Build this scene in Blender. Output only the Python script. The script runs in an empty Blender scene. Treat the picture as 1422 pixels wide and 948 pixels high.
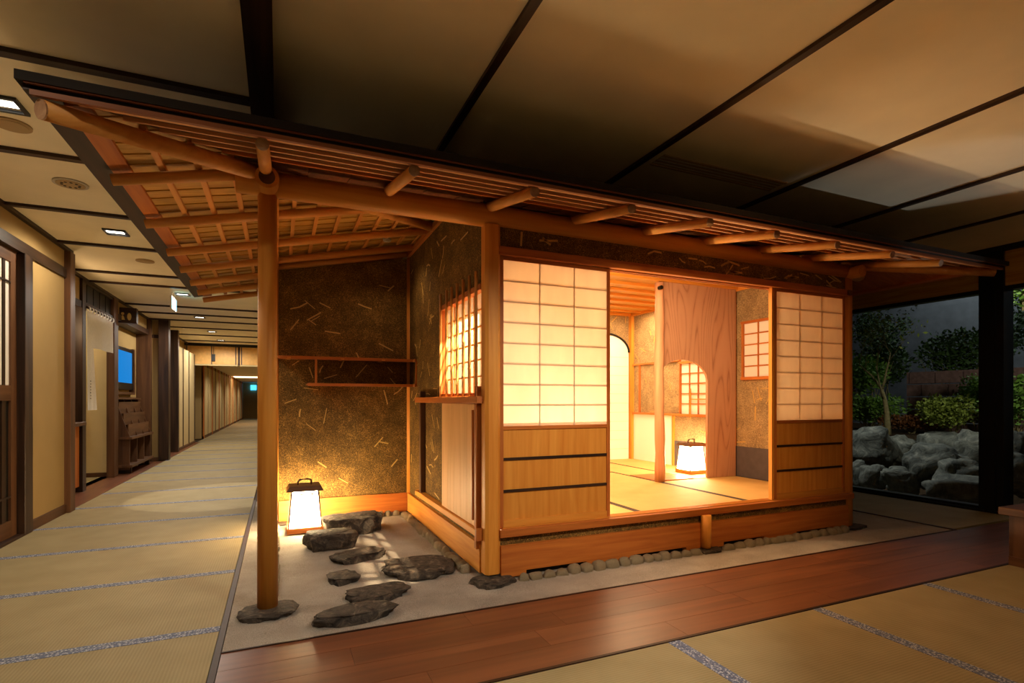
import bpy, bmesh, math, random
from mathutils import Vector, Matrix, noise

# ------------------------------------------------------------------ camera, world, exposure
S = bpy.context.scene
COL = S.collection
F_PX, HORIZON = 737.5, 556.0
YAW = math.atan2(323.0, 737.5)
cam_d = bpy.data.cameras.new('camera')
cam_d.sensor_width = 36.0
cam_d.lens = F_PX / 1422.0 * 36.0
cam_d.shift_y = (HORIZON - 474.0) / 1422.0
cam_d.clip_start = 0.02
cam = bpy.data.objects.new('camera', cam_d)
cam.location = (0, 0, 1.1)
cam.rotation_euler = (math.pi / 2, 0, -YAW)
COL.objects.link(cam)
S.camera = cam

W = bpy.data.worlds.new('night')
S.world = W
W.use_nodes = True
W.node_tree.nodes['Background'].inputs[0].default_value = (0.30, 0.36, 0.45, 1)
W.node_tree.nodes['Background'].inputs[1].default_value = 0.012

S.view_settings.view_transform = 'Standard'
S.view_settings.look = 'None'
S.view_settings.gamma = 1.0
S.view_settings.use_curve_mapping = False
S.view_settings.exposure = 0.05

WARM = (1.0, 0.69, 0.38)
AMBER = (1.0, 0.56, 0.22)
SOFT = (1.0, 0.75, 0.45)
HALL = (1.0, 0.86, 0.66)
NEUT = (1.0, 0.92, 0.80)


def light(name, kind, loc, power, color, size=0.1, size_y=None, aim=None, spot=None, blend=0.5):
    d = bpy.data.lights.new(name, kind)
    d.energy = power
    d.color = color
    if kind == 'AREA':
        d.shape = 'RECTANGLE'
        d.size = size
        d.size_y = size_y or size
    else:
        d.shadow_soft_size = size
    if kind == 'SPOT':
        d.spot_size = math.radians(spot)
        d.spot_blend = blend
    o = bpy.data.objects.new(name, d)
    o.location = loc
    if aim is not None:
        v = Vector(aim) - Vector(loc)
        o.rotation_euler = v.to_track_quat('-Z', 'Y').to_euler()
    COL.objects.link(o)
    return o


# tea room: warm line lights behind the lintel and the shoji, plus added fill lights
light('tea_room_line_light', 'AREA', (2.3, 3.22, 2.17), 34, WARM, 1.8, 0.06, aim=(2.7, 5.6, 1.2))
light('tea_room_front_fill', 'AREA', (2.45, 3.75, 2.26), 28, WARM, 1.5, 0.12, aim=(2.55, 3.9, 0))  # added area light, brightens the floor and the sleeve board
light('tea_room_top_fill', 'AREA', (3.9, 5.25, 2.25), 46, WARM, 0.9, 0.9, aim=(3.9, 5.25, 0))  # added without a fixture, brightens the back of the room
light('tea_room_top_fill', 'AREA', (2.3, 4.9, 2.25), 18, WARM, 0.9, 0.9, aim=(2.3, 4.9, 0))  # second added fill, for the left half of the room
light('eaves_fill', 'AREA', (2.05, 3.45, 0.36), 7, WARM, 0.3, 0.05, aim=(3.0, 2.5, 2.2))  # added behind the left shoji to brighten the eaves from below
light('shoji_up_light', 'AREA', (1.62, 3.75, 0.36), 34, (1.0, 0.76, 0.48), 0.62, 0.06, aim=(1.66, 3.06, 0.95))
light('shoji_up_light', 'AREA', (4.10, 3.30, 0.36), 1.4, WARM, 0.5, 0.05, aim=(4.06, 3.10, 1.0))
light('side_window_fill', 'SPOT', (2.5, 3.62, 1.95), 14, SOFT, 0.06, aim=(1.2, 3.60, 1.47), spot=44, blend=0.5)  # added spot in mid-room, brightens the side window paper
light('side_window_spot', 'SPOT', (1.44, 3.285, 2.25), 700, SOFT, 0.008, aim=(1.194, 3.58, 1.48), spot=46, blend=0.1)
# hall and corridor: ceiling spots, an added area fill, an added uplight
light('hall_spot', 'SPOT', (1.7, 0.35, 2.55), 165, NEUT, 0.05, aim=(0.9, 3.0, 0.0), spot=60, blend=0.6)
light('hall_spot', 'SPOT', (2.3, 0.3, 2.55), 110, AMBER, 0.05, aim=(2.5, 3.05, 0.75), spot=58, blend=0.8)
light('hall_fill', 'AREA', (1.6, -2.2, 2.5), 8, NEUT, 3.0, 1.6, aim=(1.6, -1.6, 0.0))  # added area fill behind the camera, lifts the whole hall
light('corridor_patch_spot', 'SPOT', (-0.35, 7.5, 2.55), 130, NEUT, 0.02, aim=(-0.55, 7.1, 0), spot=42, blend=0.15)
light('ceiling_patch_helper', 'SPOT', (7.6, 0.9, 0.25), 130, (0.92, 0.96, 1.0), 0.02, aim=(4.9, 2.0, 2.6), spot=26, blend=0.3)  # added outside the glass to throw a bright patch on the hall ceiling
# garden: two cool spots above the glass wall, plus an added wall fill
light('garden_wall_fill', 'AREA', (12.2, 4.0, 4.6), 60, (0.85, 0.95, 1.0), 6.0, 0.2, aim=(13.2, 4.0, 2.0))  # added area light, lifts the grey garden wall out of the dark
light('garden_spot', 'SPOT', (6.9, 5.4, 2.9), 210, (0.88, 0.95, 1.0), 0.05, aim=(7.9, 4.5, 0.1), spot=62, blend=0.6)
light('garden_spot', 'SPOT', (7.0, 2.3, 3.2), 150, (0.95, 0.95, 0.85), 0.05, aim=(9.9, 4.5, 0.9), spot=50, blend=0.6)

# ------------------------------------------------------------------ materials
MATS = {}


def lin(r, g, b):
    f = lambda c: (c / 255.0 / 12.92) if c <= 10.3 else ((c / 255.0 + 0.055) / 1.055) ** 2.4
    return (f(r), f(g), f(b), 1.0)


class NT:
    def __init__(self, name):
        self.m = bpy.data.materials.new(name)
        self.m.use_nodes = True
        self.t = self.m.node_tree
        self.bsdf = self.t.nodes['Principled BSDF']
        self.out = self.t.nodes['Material Output']
        MATS[name] = self.m

    def n(self, kind, **kw):
        nd = self.t.nodes.new(kind)
        for k, v in kw.items():
            if k in nd.inputs:
                nd.inputs[k].default_value = v
            else:
                setattr(nd, k, v)
        return nd

    def l(self, a, ao, b, bi):
        self.t.links.new(a.outputs[ao], b.inputs[bi])

    def coords(self, scale):
        tc = self.n('ShaderNodeTexCoord')
        mp = self.n('ShaderNodeMapping')
        mp.inputs['Scale'].default_value = scale
        self.l(tc, 'Object', mp, 'Vector')
        # every copy of a mesh gets its own stretch of texture
        oi = self.n('ShaderNodeObjectInfo')
        mul = self.n('ShaderNodeVectorMath', operation='SCALE')
        cmb = self.n('ShaderNodeCombineXYZ')
        for k in range(3):
            self.l(oi, 'Random', cmb, k)
        self.l(cmb, 'Vector', mul, 0)
        mul.inputs['Scale'].default_value = 37.0
        self.l(mul, 'Vector', mp, 'Location')
        return mp

    def ramp(self, src, out, stops):
        r = self.n('ShaderNodeValToRGB')
        while len(r.color_ramp.elements) < len(stops):
            r.color_ramp.elements.new(0.5)
        for e, (p, c) in zip(r.color_ramp.elements, stops):
            e.position = p
            e.color = c
        self.l(src, out, r, 'Fac')
        return r

    def bump(self, src, out, strength, dist=0.01):
        b = self.n('ShaderNodeBump')
        b.inputs['Strength'].default_value = strength
        b.inputs['Distance'].default_value = dist
        self.l(src, out, b, 'Height')
        self.l(b, 'Normal', self.bsdf, 'Normal')
        return b

    def setp(self, rough=0.6, spec=0.3, metal=0.0):
        self.bsdf.inputs['Roughness'].default_value = rough
        self.bsdf.inputs['Specular IOR Level'].default_value = spec
        self.bsdf.inputs['Metallic'].default_value = metal


def wood(name, light_c, dark_c, axis, fine=26.0, rough=0.5, spec=0.3, contrast=(0.30, 0.72), vary=0.12, bump=0.06):
    k = NT(name)
    sc = [fine, fine, fine]
    sc['xyz'.index(axis)] = fine / 16.0
    mp = k.coords(sc)
    nz = k.n('ShaderNodeTexNoise')
    nz.inputs['Scale'].default_value = 1.0
    nz.inputs['Detail'].default_value = 5.0
    nz.inputs['Distortion'].default_value = 0.6
    k.l(mp, 'Vector', nz, 'Vector')
    rp = k.ramp(nz, 'Fac', [(contrast[0], dark_c), (contrast[1], light_c)])
    oi = k.n('ShaderNodeObjectInfo')
    mr = k.n('ShaderNodeMapRange')
    mr.inputs['To Min'].default_value = 1.0 - vary
    mr.inputs['To Max'].default_value = 1.0 + vary
    k.l(oi, 'Random', mr, 'Value')
    hs = k.n('ShaderNodeHueSaturation')
    k.l(rp, 'Color', hs, 'Color')
    k.l(mr, 'Result', hs, 'Value')
    k.l(hs, 'Color', k.bsdf, 'Base Color')
    k.setp(rough, spec)
    if bump:
        k.bump(nz, 'Fac', bump, 0.004)
    return k.m


for ax in 'xyz':
    wood('hinoki_' + ax, lin(224, 156, 66), lin(204, 128, 44), ax)
    wood('cedar_' + ax, lin(202, 122, 52), lin(170, 90, 34), ax, fine=30)
    wood('dark_' + ax, lin(74, 50, 34), lin(38, 24, 16), ax, fine=18, contrast=(0.35, 0.75), rough=0.45)
    wood('kerb_' + ax, lin(66, 40, 24), lin(42, 25, 16), ax, fine=18, rough=0.5)
    wood('black_' + ax, lin(34, 27, 22), lin(18, 14, 12), ax, fine=18, rough=0.5)
    wood('shingle_' + ax, lin(200, 156, 74), lin(168, 120, 48), ax, fine=34, vary=0.16)
    wood('floorwood_' + ax, lin(132, 80, 50), lin(98, 58, 36), ax, fine=14, rough=0.36, spec=0.5, vary=0.07, bump=0.02)
    wood('walnut_' + ax, lin(112, 76, 48), lin(74, 46, 28), ax, fine=16)
wood('pale_z', lin(230, 180, 118), lin(212, 158, 96), 'z')
wood('eave_x', lin(142, 84, 46), lin(112, 62, 32), 'x')
wood('eave_y', lin(132, 76, 42), lin(96, 52, 28), 'y')
wood('eave_pale', lin(226, 174, 124), lin(204, 146, 96), 'x')
wood('log_bark', lin(220, 168, 128), lin(176, 118, 84), 'z', fine=16, bump=0.25)
wood('peeled_log_y', lin(222, 160, 84), lin(198, 128, 58), 'y', fine=18)
wood('peeled_log_x', lin(222, 160, 84), lin(198, 128, 58), 'x', fine=18)
wood('endgrain', lin(196, 160, 126), lin(150, 112, 84), 'y', fine=22)

# figured sleeve board
k = NT('figured_board')
mp = k.coords((1.0, 1.0, 0.16))
nz = k.n('ShaderNodeTexNoise')
nz.inputs['Scale'].default_value = 2.6
nz.inputs['Detail'].default_value = 1.0
k.l(mp, 'Vector', nz, 'Vector')
mu = k.n('ShaderNodeMath', operation='MULTIPLY')
k.l(nz, 'Fac', mu, 0)
mu.inputs[1].default_value = 52.0
fr_ = k.n('ShaderNodeMath', operation='PINGPONG')
k.l(mu, 'Value', fr_, 0)
fr_.inputs[1].default_value = 1.0
n3 = k.n('ShaderNodeTexNoise')
n3.inputs['Scale'].default_value = 30.0
n3.inputs['Detail'].default_value = 4.0
k.l(mp, 'Vector', n3, 'Vector')
ad = k.n('ShaderNodeMath', operation='MULTIPLY_ADD')
k.l(n3, 'Fac', ad, 0)
ad.inputs[1].default_value = 0.6
k.l(fr_, 'Value', ad, 2)
rp = k.ramp(ad, 'Value', [(0.15, lin(152, 104, 76)), (0.50, lin(192, 146, 114)), (1.0, lin(198, 154, 122))])
k.l(rp, 'Color', k.bsdf, 'Base Color')
k.setp(0.55, 0.25)


def plain(name, c, rough=0.6, spec=0.3, metal=0.0, nscale=0, namt=0.12, bump=0.0, bdist=0.01):
    k = NT(name)
    if nscale:
        mp = k.coords((nscale,) * 3)
        nz = k.n('ShaderNodeTexNoise')
        nz.inputs['Scale'].default_value = 1.0
        nz.inputs['Detail'].default_value = 6.0
        k.l(mp, 'Vector', nz, 'Vector')
        a = tuple(x * (1 - namt) for x in c[:3]) + (1,)
        b = tuple(min(1, x * (1 + namt)) for x in c[:3]) + (1,)
        rp = k.ramp(nz, 'Fac', [(0.3, a), (0.7, b)])
        k.l(rp, 'Color', k.bsdf, 'Base Color')
        if bump:
            k.bump(nz, 'Fac', bump, bdist)
    else:
        k.bsdf.inputs['Base Color'].default_value = c
    k.setp(rough, spec, metal)
    return k.m


plain('ceiling_paper', lin(242, 228, 196), 0.85, 0.1, nscale=2.4, namt=0.06)
plain('beige_plaster', lin(168, 140, 92), 0.9, 0.1, nscale=3.0, namt=0.05, bump=0.05)
plain('pale_plaster', lin(206, 186, 140), 0.9, 0.1, nscale=3.0, namt=0.04)
plain('white_paper', lin(236, 230, 220), 0.8, 0.1)
plain('grey_dado', lin(92, 84, 84), 0.8, 0.15, nscale=14, namt=0.10)
plain('black', lin(14, 13, 12), 0.5, 0.3)
plain('black_metal', lin(16, 15, 15), 0.35, 0.5)
plain('fixture_white', lin(190, 180, 160), 0.5, 0.3)
plain('fixture_beige', lin(176, 150, 108), 0.6, 0.2)
plain('cloth_white', lin(242, 240, 236), 0.9, 0.1, nscale=30, namt=0.04, bump=0.1)
plain('gold', lin(196, 160, 84), 0.5, 0.4)
plain('copper_roof', lin(30, 22, 16), 0.7, 0.2, nscale=8)
plain('iron', lin(30, 30, 30), 0.4, 0.5)
plain('slab', lin(70, 55, 40), 0.8, 0.2)
plain('earth', lin(58, 44, 28), 0.95, 0.1, nscale=20, namt=0.4, bump=0.5)
plain('garden_render', lin(120, 124, 126), 0.95, 0.1, nscale=5, namt=0.15)
plain('block_stone', lin(126, 98, 88), 0.9, 0.15, nscale=16, namt=0.25, bump=0.5)
plain('bark', lin(150, 136, 92), 0.9, 0.1, nscale=30, namt=0.3, bump=0.4)
plain('leaf_green', lin(110, 148, 56), 0.55, 0.3)
plain('leaf_dark', lin(64, 90, 40), 0.6, 0.3)
plain('leaf_lime', lin(148, 164, 66), 0.6, 0.3)
plain('leaf_rust', lin(132, 84, 44), 0.7, 0.2)
plain('water', lin(12, 14, 16), 0.06, 0.5)
plain('straw', lin(204, 164, 88), 0.6, 0.3)
plain('bamboo', lin(226, 176, 104), 0.45, 0.35, nscale=14, namt=0.10)

# earthen plaster with chopped straw
for nm, base, hi in (('earth_wall', (108, 82, 42), (190, 146, 72)), ('room_wall', (164, 138, 98), (212, 184, 134))):
    k = NT(nm)
    mp = k.coords((1, 1, 1))
    n1 = k.n('ShaderNodeTexNoise')
    n1.inputs['Scale'].default_value = 95.0
    n1.inputs['Detail'].default_value = 4.0
    n1.inputs['Distortion'].default_value = 2.4
    k.l(mp, 'Vector', n1, 'Vector')
    n2 = k.n('ShaderNodeTexNoise')
    n2.inputs['Scale'].default_value = 7.0
    n2.inputs['Detail'].default_value = 3.0
    k.l(mp, 'Vector', n2, 'Vector')
    ad = k.n('ShaderNodeMath', operation='MULTIPLY_ADD')
    k.l(n2, 'Fac', ad, 0)
    ad.inputs[1].default_value = 0.25
    k.l(n1, 'Fac', ad, 2)
    rp = k.ramp(ad, 'Value', [(0.52, lin(*[c * 0.72 for c in base])), (0.66, lin(*base)), (0.80, lin(*hi))])
    k.l(rp, 'Color', k.bsdf, 'Base Color')
    k.setp(0.85, 0.15)
    k.bump(n1, 'Fac', 0.5, 0.004)

# tatami: fine ribs across the mat
for nm, c1, c2, vec in (('tatami_x', (166, 150, 110), (148, 132, 92), (1, 0, 0)), ('tatami_y', (166, 150, 110), (148, 132, 92), (0, 1, 0)), ('tatami_room', (214, 176, 108), (200, 160, 92), (0, 1, 0))):
    k = NT(nm)
    mp = k.coords((1, 1, 1))
    wv = k.n('ShaderNodeTexWave', wave_type='BANDS', bands_direction='X' if vec[0] else 'Y')
    wv.inputs['Scale'].default_value = 22.0
    wv.inputs['Distortion'].default_value = 0.15
    k.l(mp, 'Vector', wv, 'Vector')
    nz = k.n('ShaderNodeTexNoise')
    nz.inputs['Scale'].default_value = 5.0
    nz.inputs['Detail'].default_value = 8.0
    k.l(mp, 'Vector', nz, 'Vector')
    ad = k.n('ShaderNodeMath', operation='MULTIPLY_ADD')
    k.l(wv, 'Fac', ad, 0)
    ad.inputs[1].default_value = 0.35
    k.l(nz, 'Fac', ad, 2)
    rp = k.ramp(ad, 'Value', [(0.35, lin(*c2)), (0.95, lin(*c1))])
    k.l(rp, 'Color', k.bsdf, 'Base Color')
    k.setp(0.65, 0.2)
    k.bump(wv, 'Fac', 0.25, 0.002)

# woven cloth border: blue grey with pale cloud motif
for nm, ca, cb in (('border_blue', (104, 112, 136), (190, 192, 200)), ('border_brown', (58, 46, 36), (74, 60, 46))):
    k = NT(nm)
    mp = k.coords((1, 1, 1))
    v = k.n('ShaderNodeTexVoronoi')
    v.inputs['Scale'].default_value = 95.0
    k.l(mp, 'Vector', v, 'Vector')
    rp = k.ramp(v, 'Distance', [(0.30, lin(*cb)), (0.48, lin(*ca))])
    k.l(rp, 'Color', k.bsdf, 'Base Color')
    k.setp(0.7, 0.2)

# raked sand / fine washed aggregate
k = NT('sand')
mp = k.coords((1, 1, 1))
n1 = k.n('ShaderNodeTexNoise')
n1.inputs['Scale'].default_value = 240.0
n1.inputs['Detail'].default_value = 3.0
k.l(mp, 'Vector', n1, 'Vector')
n2 = k.n('ShaderNodeTexNoise')
n2.inputs['Scale'].default_value = 5.0
n2.inputs['Detail'].default_value = 5.0
k.l(mp, 'Vector', n2, 'Vector')
ad = k.n('ShaderNodeMath', operation='MULTIPLY_ADD')
k.l(n2, 'Fac', ad, 0)
ad.inputs[1].default_value = 0.5
k.l(n1, 'Fac', ad, 2)
rp = k.ramp(ad, 'Value', [(0.5, lin(128, 120, 110)), (1.0, lin(184, 174, 160))])
k.l(rp, 'Color', k.bsdf, 'Base Color')
k.setp(0.95, 0.1)
k.bump(ad, 'Value', 0.5, 0.006)

# stones
for nm, ca, cb, cc in (('dark_stone', (42, 37, 33), (82, 72, 62), (152, 136, 114)), ('pale_stone', (140, 122, 96), (196, 178, 144), (224, 208, 176)), ('garden_stone', (56, 58, 50), (104, 104, 90), (150, 146, 126))):
    k = NT(nm)
    mp = k.coords((1, 1, 1))
    n1 = k.n('ShaderNodeTexNoise')
    n1.inputs['Scale'].default_value = {'dark_stone': 15.0, 'pale_stone': 40.0, 'garden_stone': 6.0}[nm]
    n1.inputs['Detail'].default_value = 9.0
    n1.inputs['Roughness'].default_value = 0.65
    n1.inputs['Distortion'].default_value = 1.2
    k.l(mp, 'Vector', n1, 'Vector')
    rp = k.ramp(n1, 'Fac', [(0.34, lin(*ca)), (0.56, lin(*cb)), (0.78, lin(*cc))])
    k.l(rp, 'Color', k.bsdf, 'Base Color')
    k.setp(0.8, 0.25)
    k.bump(n1, 'Fac', 0.8, 0.03)

# shoji paper lets light through
k = NT('shoji_paper')
df = k.n('ShaderNodeBsdfDiffuse')
tr = k.n('ShaderNodeBsdfTranslucent')
mx = k.n('ShaderNodeMixShader')
mp = k.coords((6, 6, 1.5))
nz = k.n('ShaderNodeTexNoise')
nz.inputs['Scale'].default_value = 2.0
k.l(mp, 'Vector', nz, 'Vector')
rp = k.ramp(nz, 'Fac', [(0.3, (0.84, 0.70, 0.50, 1)), (0.7, (0.90, 0.77, 0.56, 1))])
k.l(rp, 'Color', df, 'Color')
k.l(rp, 'Color', tr, 'Color')
mx.inputs[0].default_value = 0.45
k.l(df, 'BSDF', mx, 1)
k.l(tr, 'BSDF', mx, 2)
k.l(mx, 'Shader', k.out, 'Surface')

k = NT('thin_paper')
df = k.n('ShaderNodeBsdfDiffuse')
tr = k.n('ShaderNodeBsdfTranslucent')
tp = k.n('ShaderNodeBsdfTransparent')
mx = k.n('ShaderNodeMixShader')
m2 = k.n('ShaderNodeMixShader')
df.inputs['Color'].default_value = (0.88, 0.80, 0.68, 1)
tr.inputs['Color'].default_value = (0.88, 0.80, 0.68, 1)
mx.inputs[0].default_value = 0.5
m2.inputs[0].default_value = 0.48
k.l(df, 'BSDF', mx, 1)
k.l(tr, 'BSDF', mx, 2)
k.l(mx, 'Shader', m2, 1)
k.l(tp, 'BSDF', m2, 2)
k.l(m2, 'Shader', k.out, 'Surface')

# clear glass: see-through with a mirror reflection that grows at grazing angles
k = NT('glass')
tp = k.n('ShaderNodeBsdfTransparent')
gl = k.n('ShaderNodeBsdfGlossy')
gl.inputs['Roughness'].default_value = 0.0
fr = k.n('ShaderNodeFresnel')
fr.inputs['IOR'].default_value = 1.45
mx = k.n('ShaderNodeMixShader')
k.l(fr, 'Fac', mx, 0)
k.l(tp, 'BSDF', mx, 1)
k.l(gl, 'BSDF', mx, 2)
k.l(mx, 'Shader', k.out, 'Surface')


def emit(name, c, strength):
    k = NT(name)
    k.bsdf.inputs['Base Color'].default_value = (0.02, 0.02, 0.02, 1)
    k.bsdf.inputs['Emission Color'].default_value = c
    k.bsdf.inputs['Emission Strength'].default_value = strength
    k.bsdf.inputs['Specular IOR Level'].default_value = 0.0
    return k.m


emit('lantern_paper', (1.0, 0.72, 0.38, 1), 66.0)
emit('lamp_face', (1.0, 0.92, 0.78, 1), 9.0)
emit('screen_blue', (0.0, 0.21, 0.62, 1), 1.0)
emit('exit_face', (0.16, 0.72, 1.0, 1), 4.0)
emit('cove_strip', (1.0, 0.62, 0.36, 1), 4.0)
emit('blue_sign', (0.05, 0.45, 1.0, 1), 3.0)


# ------------------------------------------------------------------ mesh helpers
def origin_of(o):
    v = Vector((0, 0, 0))
    while o is not None:
        v += o.location
        o = o.parent
    return v


class MB:
    def __init__(self):
        self.v, self.f = [], []

    def add(self, vs, fs):
        b = len(self.v)
        self.v += [Vector(p) for p in vs]
        self.f += [tuple(b + i for i in q) for q in fs]
        return self

    def box(self, x0, x1, y0, y1, z0, z1):
        return self.add([(x0, y0, z0), (x1, y0, z0), (x1, y1, z0), (x0, y1, z0), (x0, y0, z1), (x1, y0, z1), (x1, y1, z1), (x0, y1, z1)],
                        [(0, 3, 2, 1), (4, 5, 6, 7), (0, 1, 5, 4), (1, 2, 6, 5), (2, 3, 7, 6), (3, 0, 4, 7)])

    def hexa(self, p):      # 8 points, order as box
        return self.add(p, [(0, 3, 2, 1), (4, 5, 6, 7), (0, 1, 5, 4), (1, 2, 6, 5), (2, 3, 7, 6), (3, 0, 4, 7)])

    def bar(self, p, q, w, t, up=(0, 0, 1)):      # straight bar from p to q, w wide and t thick
        p, q = Vector(p), Vector(q)
        d = (q - p).normalized()
        s = d.cross(Vector(up)).normalized()
        u = s.cross(d)
        pts = []
        for c, zz in ((-t / 2, 0), (t / 2, 0)):
            for e, g in ((p, -1), (q, -1), (q, 1), (p, 1)):
                pts.append(e + s * (g * w / 2) + u * c)
        return self.hexa(pts)

    def tube(self, pts, rad, n=12, caps=True):
        pts = [Vector(p) for p in pts]
        if not isinstance(rad, (list, tuple)):
            rad = [rad] * len(pts)
        vs, fs = [], []
        ref = None
        for i, p in enumerate(pts):
            d = (pts[min(i + 1, len(pts) - 1)] - pts[max(i - 1, 0)]).normalized()
            if ref is None:
                ref = Vector((0, 0, 1)) if abs(d.z) < 0.9 else Vector((1, 0, 0))
            a = d.cross(ref).normalized()
            b = d.cross(a)
            for j in range(n):
                t = 2 * math.pi * j / n
                vs.append(p + (a * math.cos(t) + b * math.sin(t)) * rad[i])
        for i in range(len(pts) - 1):
            for j in range(n):
                fs.append((i * n + j, i * n + (j + 1) % n, (i + 1) * n + (j + 1) % n, (i + 1) * n + j))
        if caps:
            fs.append(tuple(range(n - 1, -1, -1)))
            fs.append(tuple(range((len(pts) - 1) * n, len(pts) * n)))
        return self.add(vs, fs)

    def prism(self, poly, fn, a, b):      # extrude a 2-D outline: fn(u, v, w) -> point
        n = len(poly)
        vs = [fn(u, v, a) for u, v in poly] + [fn(u, v, b) for u, v in poly]
        fs = [tuple(range(n)), tuple(range(2 * n - 1, n - 1, -1))]
        fs += [(i, i + n, (i + 1) % n + n, (i + 1) % n) for i in range(n)]
        return self.add(vs, fs)

    def build(self, name, mat, parent=None, origin=None, smooth=False, bevel=0.0, kind=None):
        if parent is not None and origin is None:
            o0 = origin_of(parent)
            off = Vector((0, 0, 0))
        else:
            off = Vector(origin or (0, 0, 0))
            o0 = off
        me = bpy.data.meshes.new(name)
        me.from_pydata([p - o0 for p in self.v], [], self.f)
        bm = bmesh.new()
        bm.from_mesh(me)
        bmesh.ops.recalc_face_normals(bm, faces=bm.faces)
        if bevel:
            bmesh.ops.bevel(bm, geom=list(bm.edges), offset=bevel, segments=1, affect='EDGES')
        bm.to_mesh(me)
        bm.free()
        if smooth:
            for p in me.polygons:
                p.use_smooth = len(p.vertices) < 5
        me.materials.append(MATS[mat])
        o = bpy.data.objects.new(name, me)
        COL.objects.link(o)
        if parent is not None:
            o.parent = parent
        else:
            o.location = off
        if kind:
            o['kind'] = kind
        return o


def box(name, mat, x0, x1, y0, y1, z0, z1, parent=None, bevel=0.0, **kw):
    return MB().box(x0, x1, y0, y1, z0, z1).build(name, mat, parent, bevel=bevel, **kw)


def tag(o, label=None, cat=None, group=None, kind=None):
    if label:
        o['label'] = label
    if cat:
        o['category'] = cat
    if group:
        o['group'] = group
    if kind:
        o['kind'] = kind
    return o


def thing(name, label, cat, loc=(0, 0, 0), group=None, rz=0.0):
    o = bpy.data.objects.new(name, None)
    o.empty_display_size = 0.1
    o.location = loc
    o.rotation_euler = (0, 0, rz)
    COL.objects.link(o)
    return tag(o, label, cat, group)


def dup(root, loc, label=None, group=None, rz=None):
    r = root.copy()
    COL.objects.link(r)
    r.location = loc
    if rz is not None:
        r.rotation_euler = (0, 0, rz)
    if label:
        r['label'] = label
    if group:
        r['group'] = group
    for ch in list(root.children):
        c = ch.copy()
        COL.objects.link(c)
        c.parent = r
        for g in ch.children:
            d = g.copy()
            COL.objects.link(d)
            d.parent = c
    return r


def struct(o):
    o['kind'] = 'structure'
    return o


rnd = random.Random(7)

# ------------------------------------------------------------------ the hall: floor
CEIL = 2.60
WL = -1.93          # corridor wall plane
XG = 6.45           # glass wall plane
floor = struct(box('floor', 'slab', -3.4, 6.6, -4.0, 36.5, -0.12, -0.021))

mat_cache = {}


def tatami(x0, x1, y0, y1, across, cloth='border_blue', reed=None, zt=0.0, edges=(True, True), parent=floor, w=0.031, th=0.02):
    """one mat; across='y' means its two cloth borders run along x, at its low-y and high-y side"""
    reed = reed or ('tatami_x' if across == 'y' else 'tatami_y')
    g = 0.0012
    key = (round(x1 - x0, 4), round(y1 - y0, 4), across, cloth, reed, edges, zt)
    cx, cy = (x0 + x1) / 2, (y0 + y1) / 2
    o0 = origin_of(parent)

    def link(me, par, loc, nm):
        o = bpy.data.objects.new(nm, me)
        COL.objects.link(o)
        o.parent = par
        o.location = loc
        return o
    if key not in mat_cache:
        hx, hy = (x1 - x0) / 2 - g, (y1 - y0) / 2 - g
        m = MB().box(-hx, hx, -hy, hy, -th, -0.0006)
        me = bpy.data.meshes.new('tatami_mat')
        me.from_pydata(m.v, [], m.f)
        me.materials.append(MATS[reed])
        bs = []
        for s, on in zip((-1, 1), edges):
            if not on:
                continue
            if across == 'y':
                a = (-hx, hx, s * hy - (w if s > 0 else 0), s * hy + (w if s < 0 else 0), -0.0012, 0.0008)
            else:
                a = (s * hx - (w if s > 0 else 0), s * hx + (w if s < 0 else 0), -hy, hy, -0.0012, 0.0008)
            b = MB().box(*a)
            mb = bpy.data.meshes.new('border')
            mb.from_pydata(b.v, [], b.f)
            mb.materials.append(MATS[cloth])
            bs.append(mb)
        mat_cache[key] = (me, bs)
    me, bs = mat_cache[key]
    o = link(me, parent, Vector((cx, cy, zt)) - o0, 'tatami_mat')
    for b in bs:
        link(b, o, (0, 0, 0), 'border')
    return o


Y0, PITCH = 2.914, 0.951
for k in range(-6, 11):
    y = Y0 + k * PITCH
    tatami(WL + 0.012, -0.262, y, y + PITCH, 'y')
YF = Y0 + 11 * PITCH         # far end of the bordered mats (about 13.4)
for k in range(24):
    y = YF + 0.07 + k * PITCH
    tatami(-2.0 if y > 16 else WL + 0.012, -0.262, y, min(y + PITCH, 36.4), 'y')
box('threshold_board', 'kerb_x', WL, -0.262, YF + 0.002, YF + 0.068, -0.02, 0.001, floor)
# mats in front of the wooden walk, borders running away from the walk
for r, (ya, yb) in enumerate(((0.02, 1.928), (-1.89, 0.018), (-3.9, -1.892))):
    for k in range(-2, 6):
        x = 1.651 + k * 0.955 - 0.0
        if x + 0.955 > 6.43:
            continue
        tatami(x if x > -0.2 else -0.232, x + 0.955, ya, yb, 'x')
# dull mats between the sand bed and the glass wall
for k in range(4):
    tatami(5.29, 6.38, 2.66 + k * 0.955, 2.66 + (k + 1) * 0.955, 'y', edges=(False, False))
# wooden walk: planks of uneven length in four rows
rows = [1.948 + i * 0.168 for i in range(5)]
for i in range(4):
    x = -0.232
    first = True
    while x < 6.40:
        L = rnd.uniform(0.95, 1.75) if not first else (0.78, 1.35, 0.52, 1.1)[i]
        first = False
        x1 = min(x + L, 6.40)
        if 6.40 - x1 < 0.3:
            x1 = 6.40
        box('plank', 'floorwood_x', x + 0.0008, x1 - 0.0008, rows[i] + 0.0008, rows[i + 1] - 0.0008, -0.02, 0.0, floor)
        x = x1
# wood strip along the recess of the left wall
for a, b in ((6.66, 8.2), (8.2, 9.9), (9.9, 11.4)):
    box('plank', 'floorwood_y', -2.36, WL + 0.010, a + 0.001, b - 0.001, -0.02, 0.0, floor)
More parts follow.
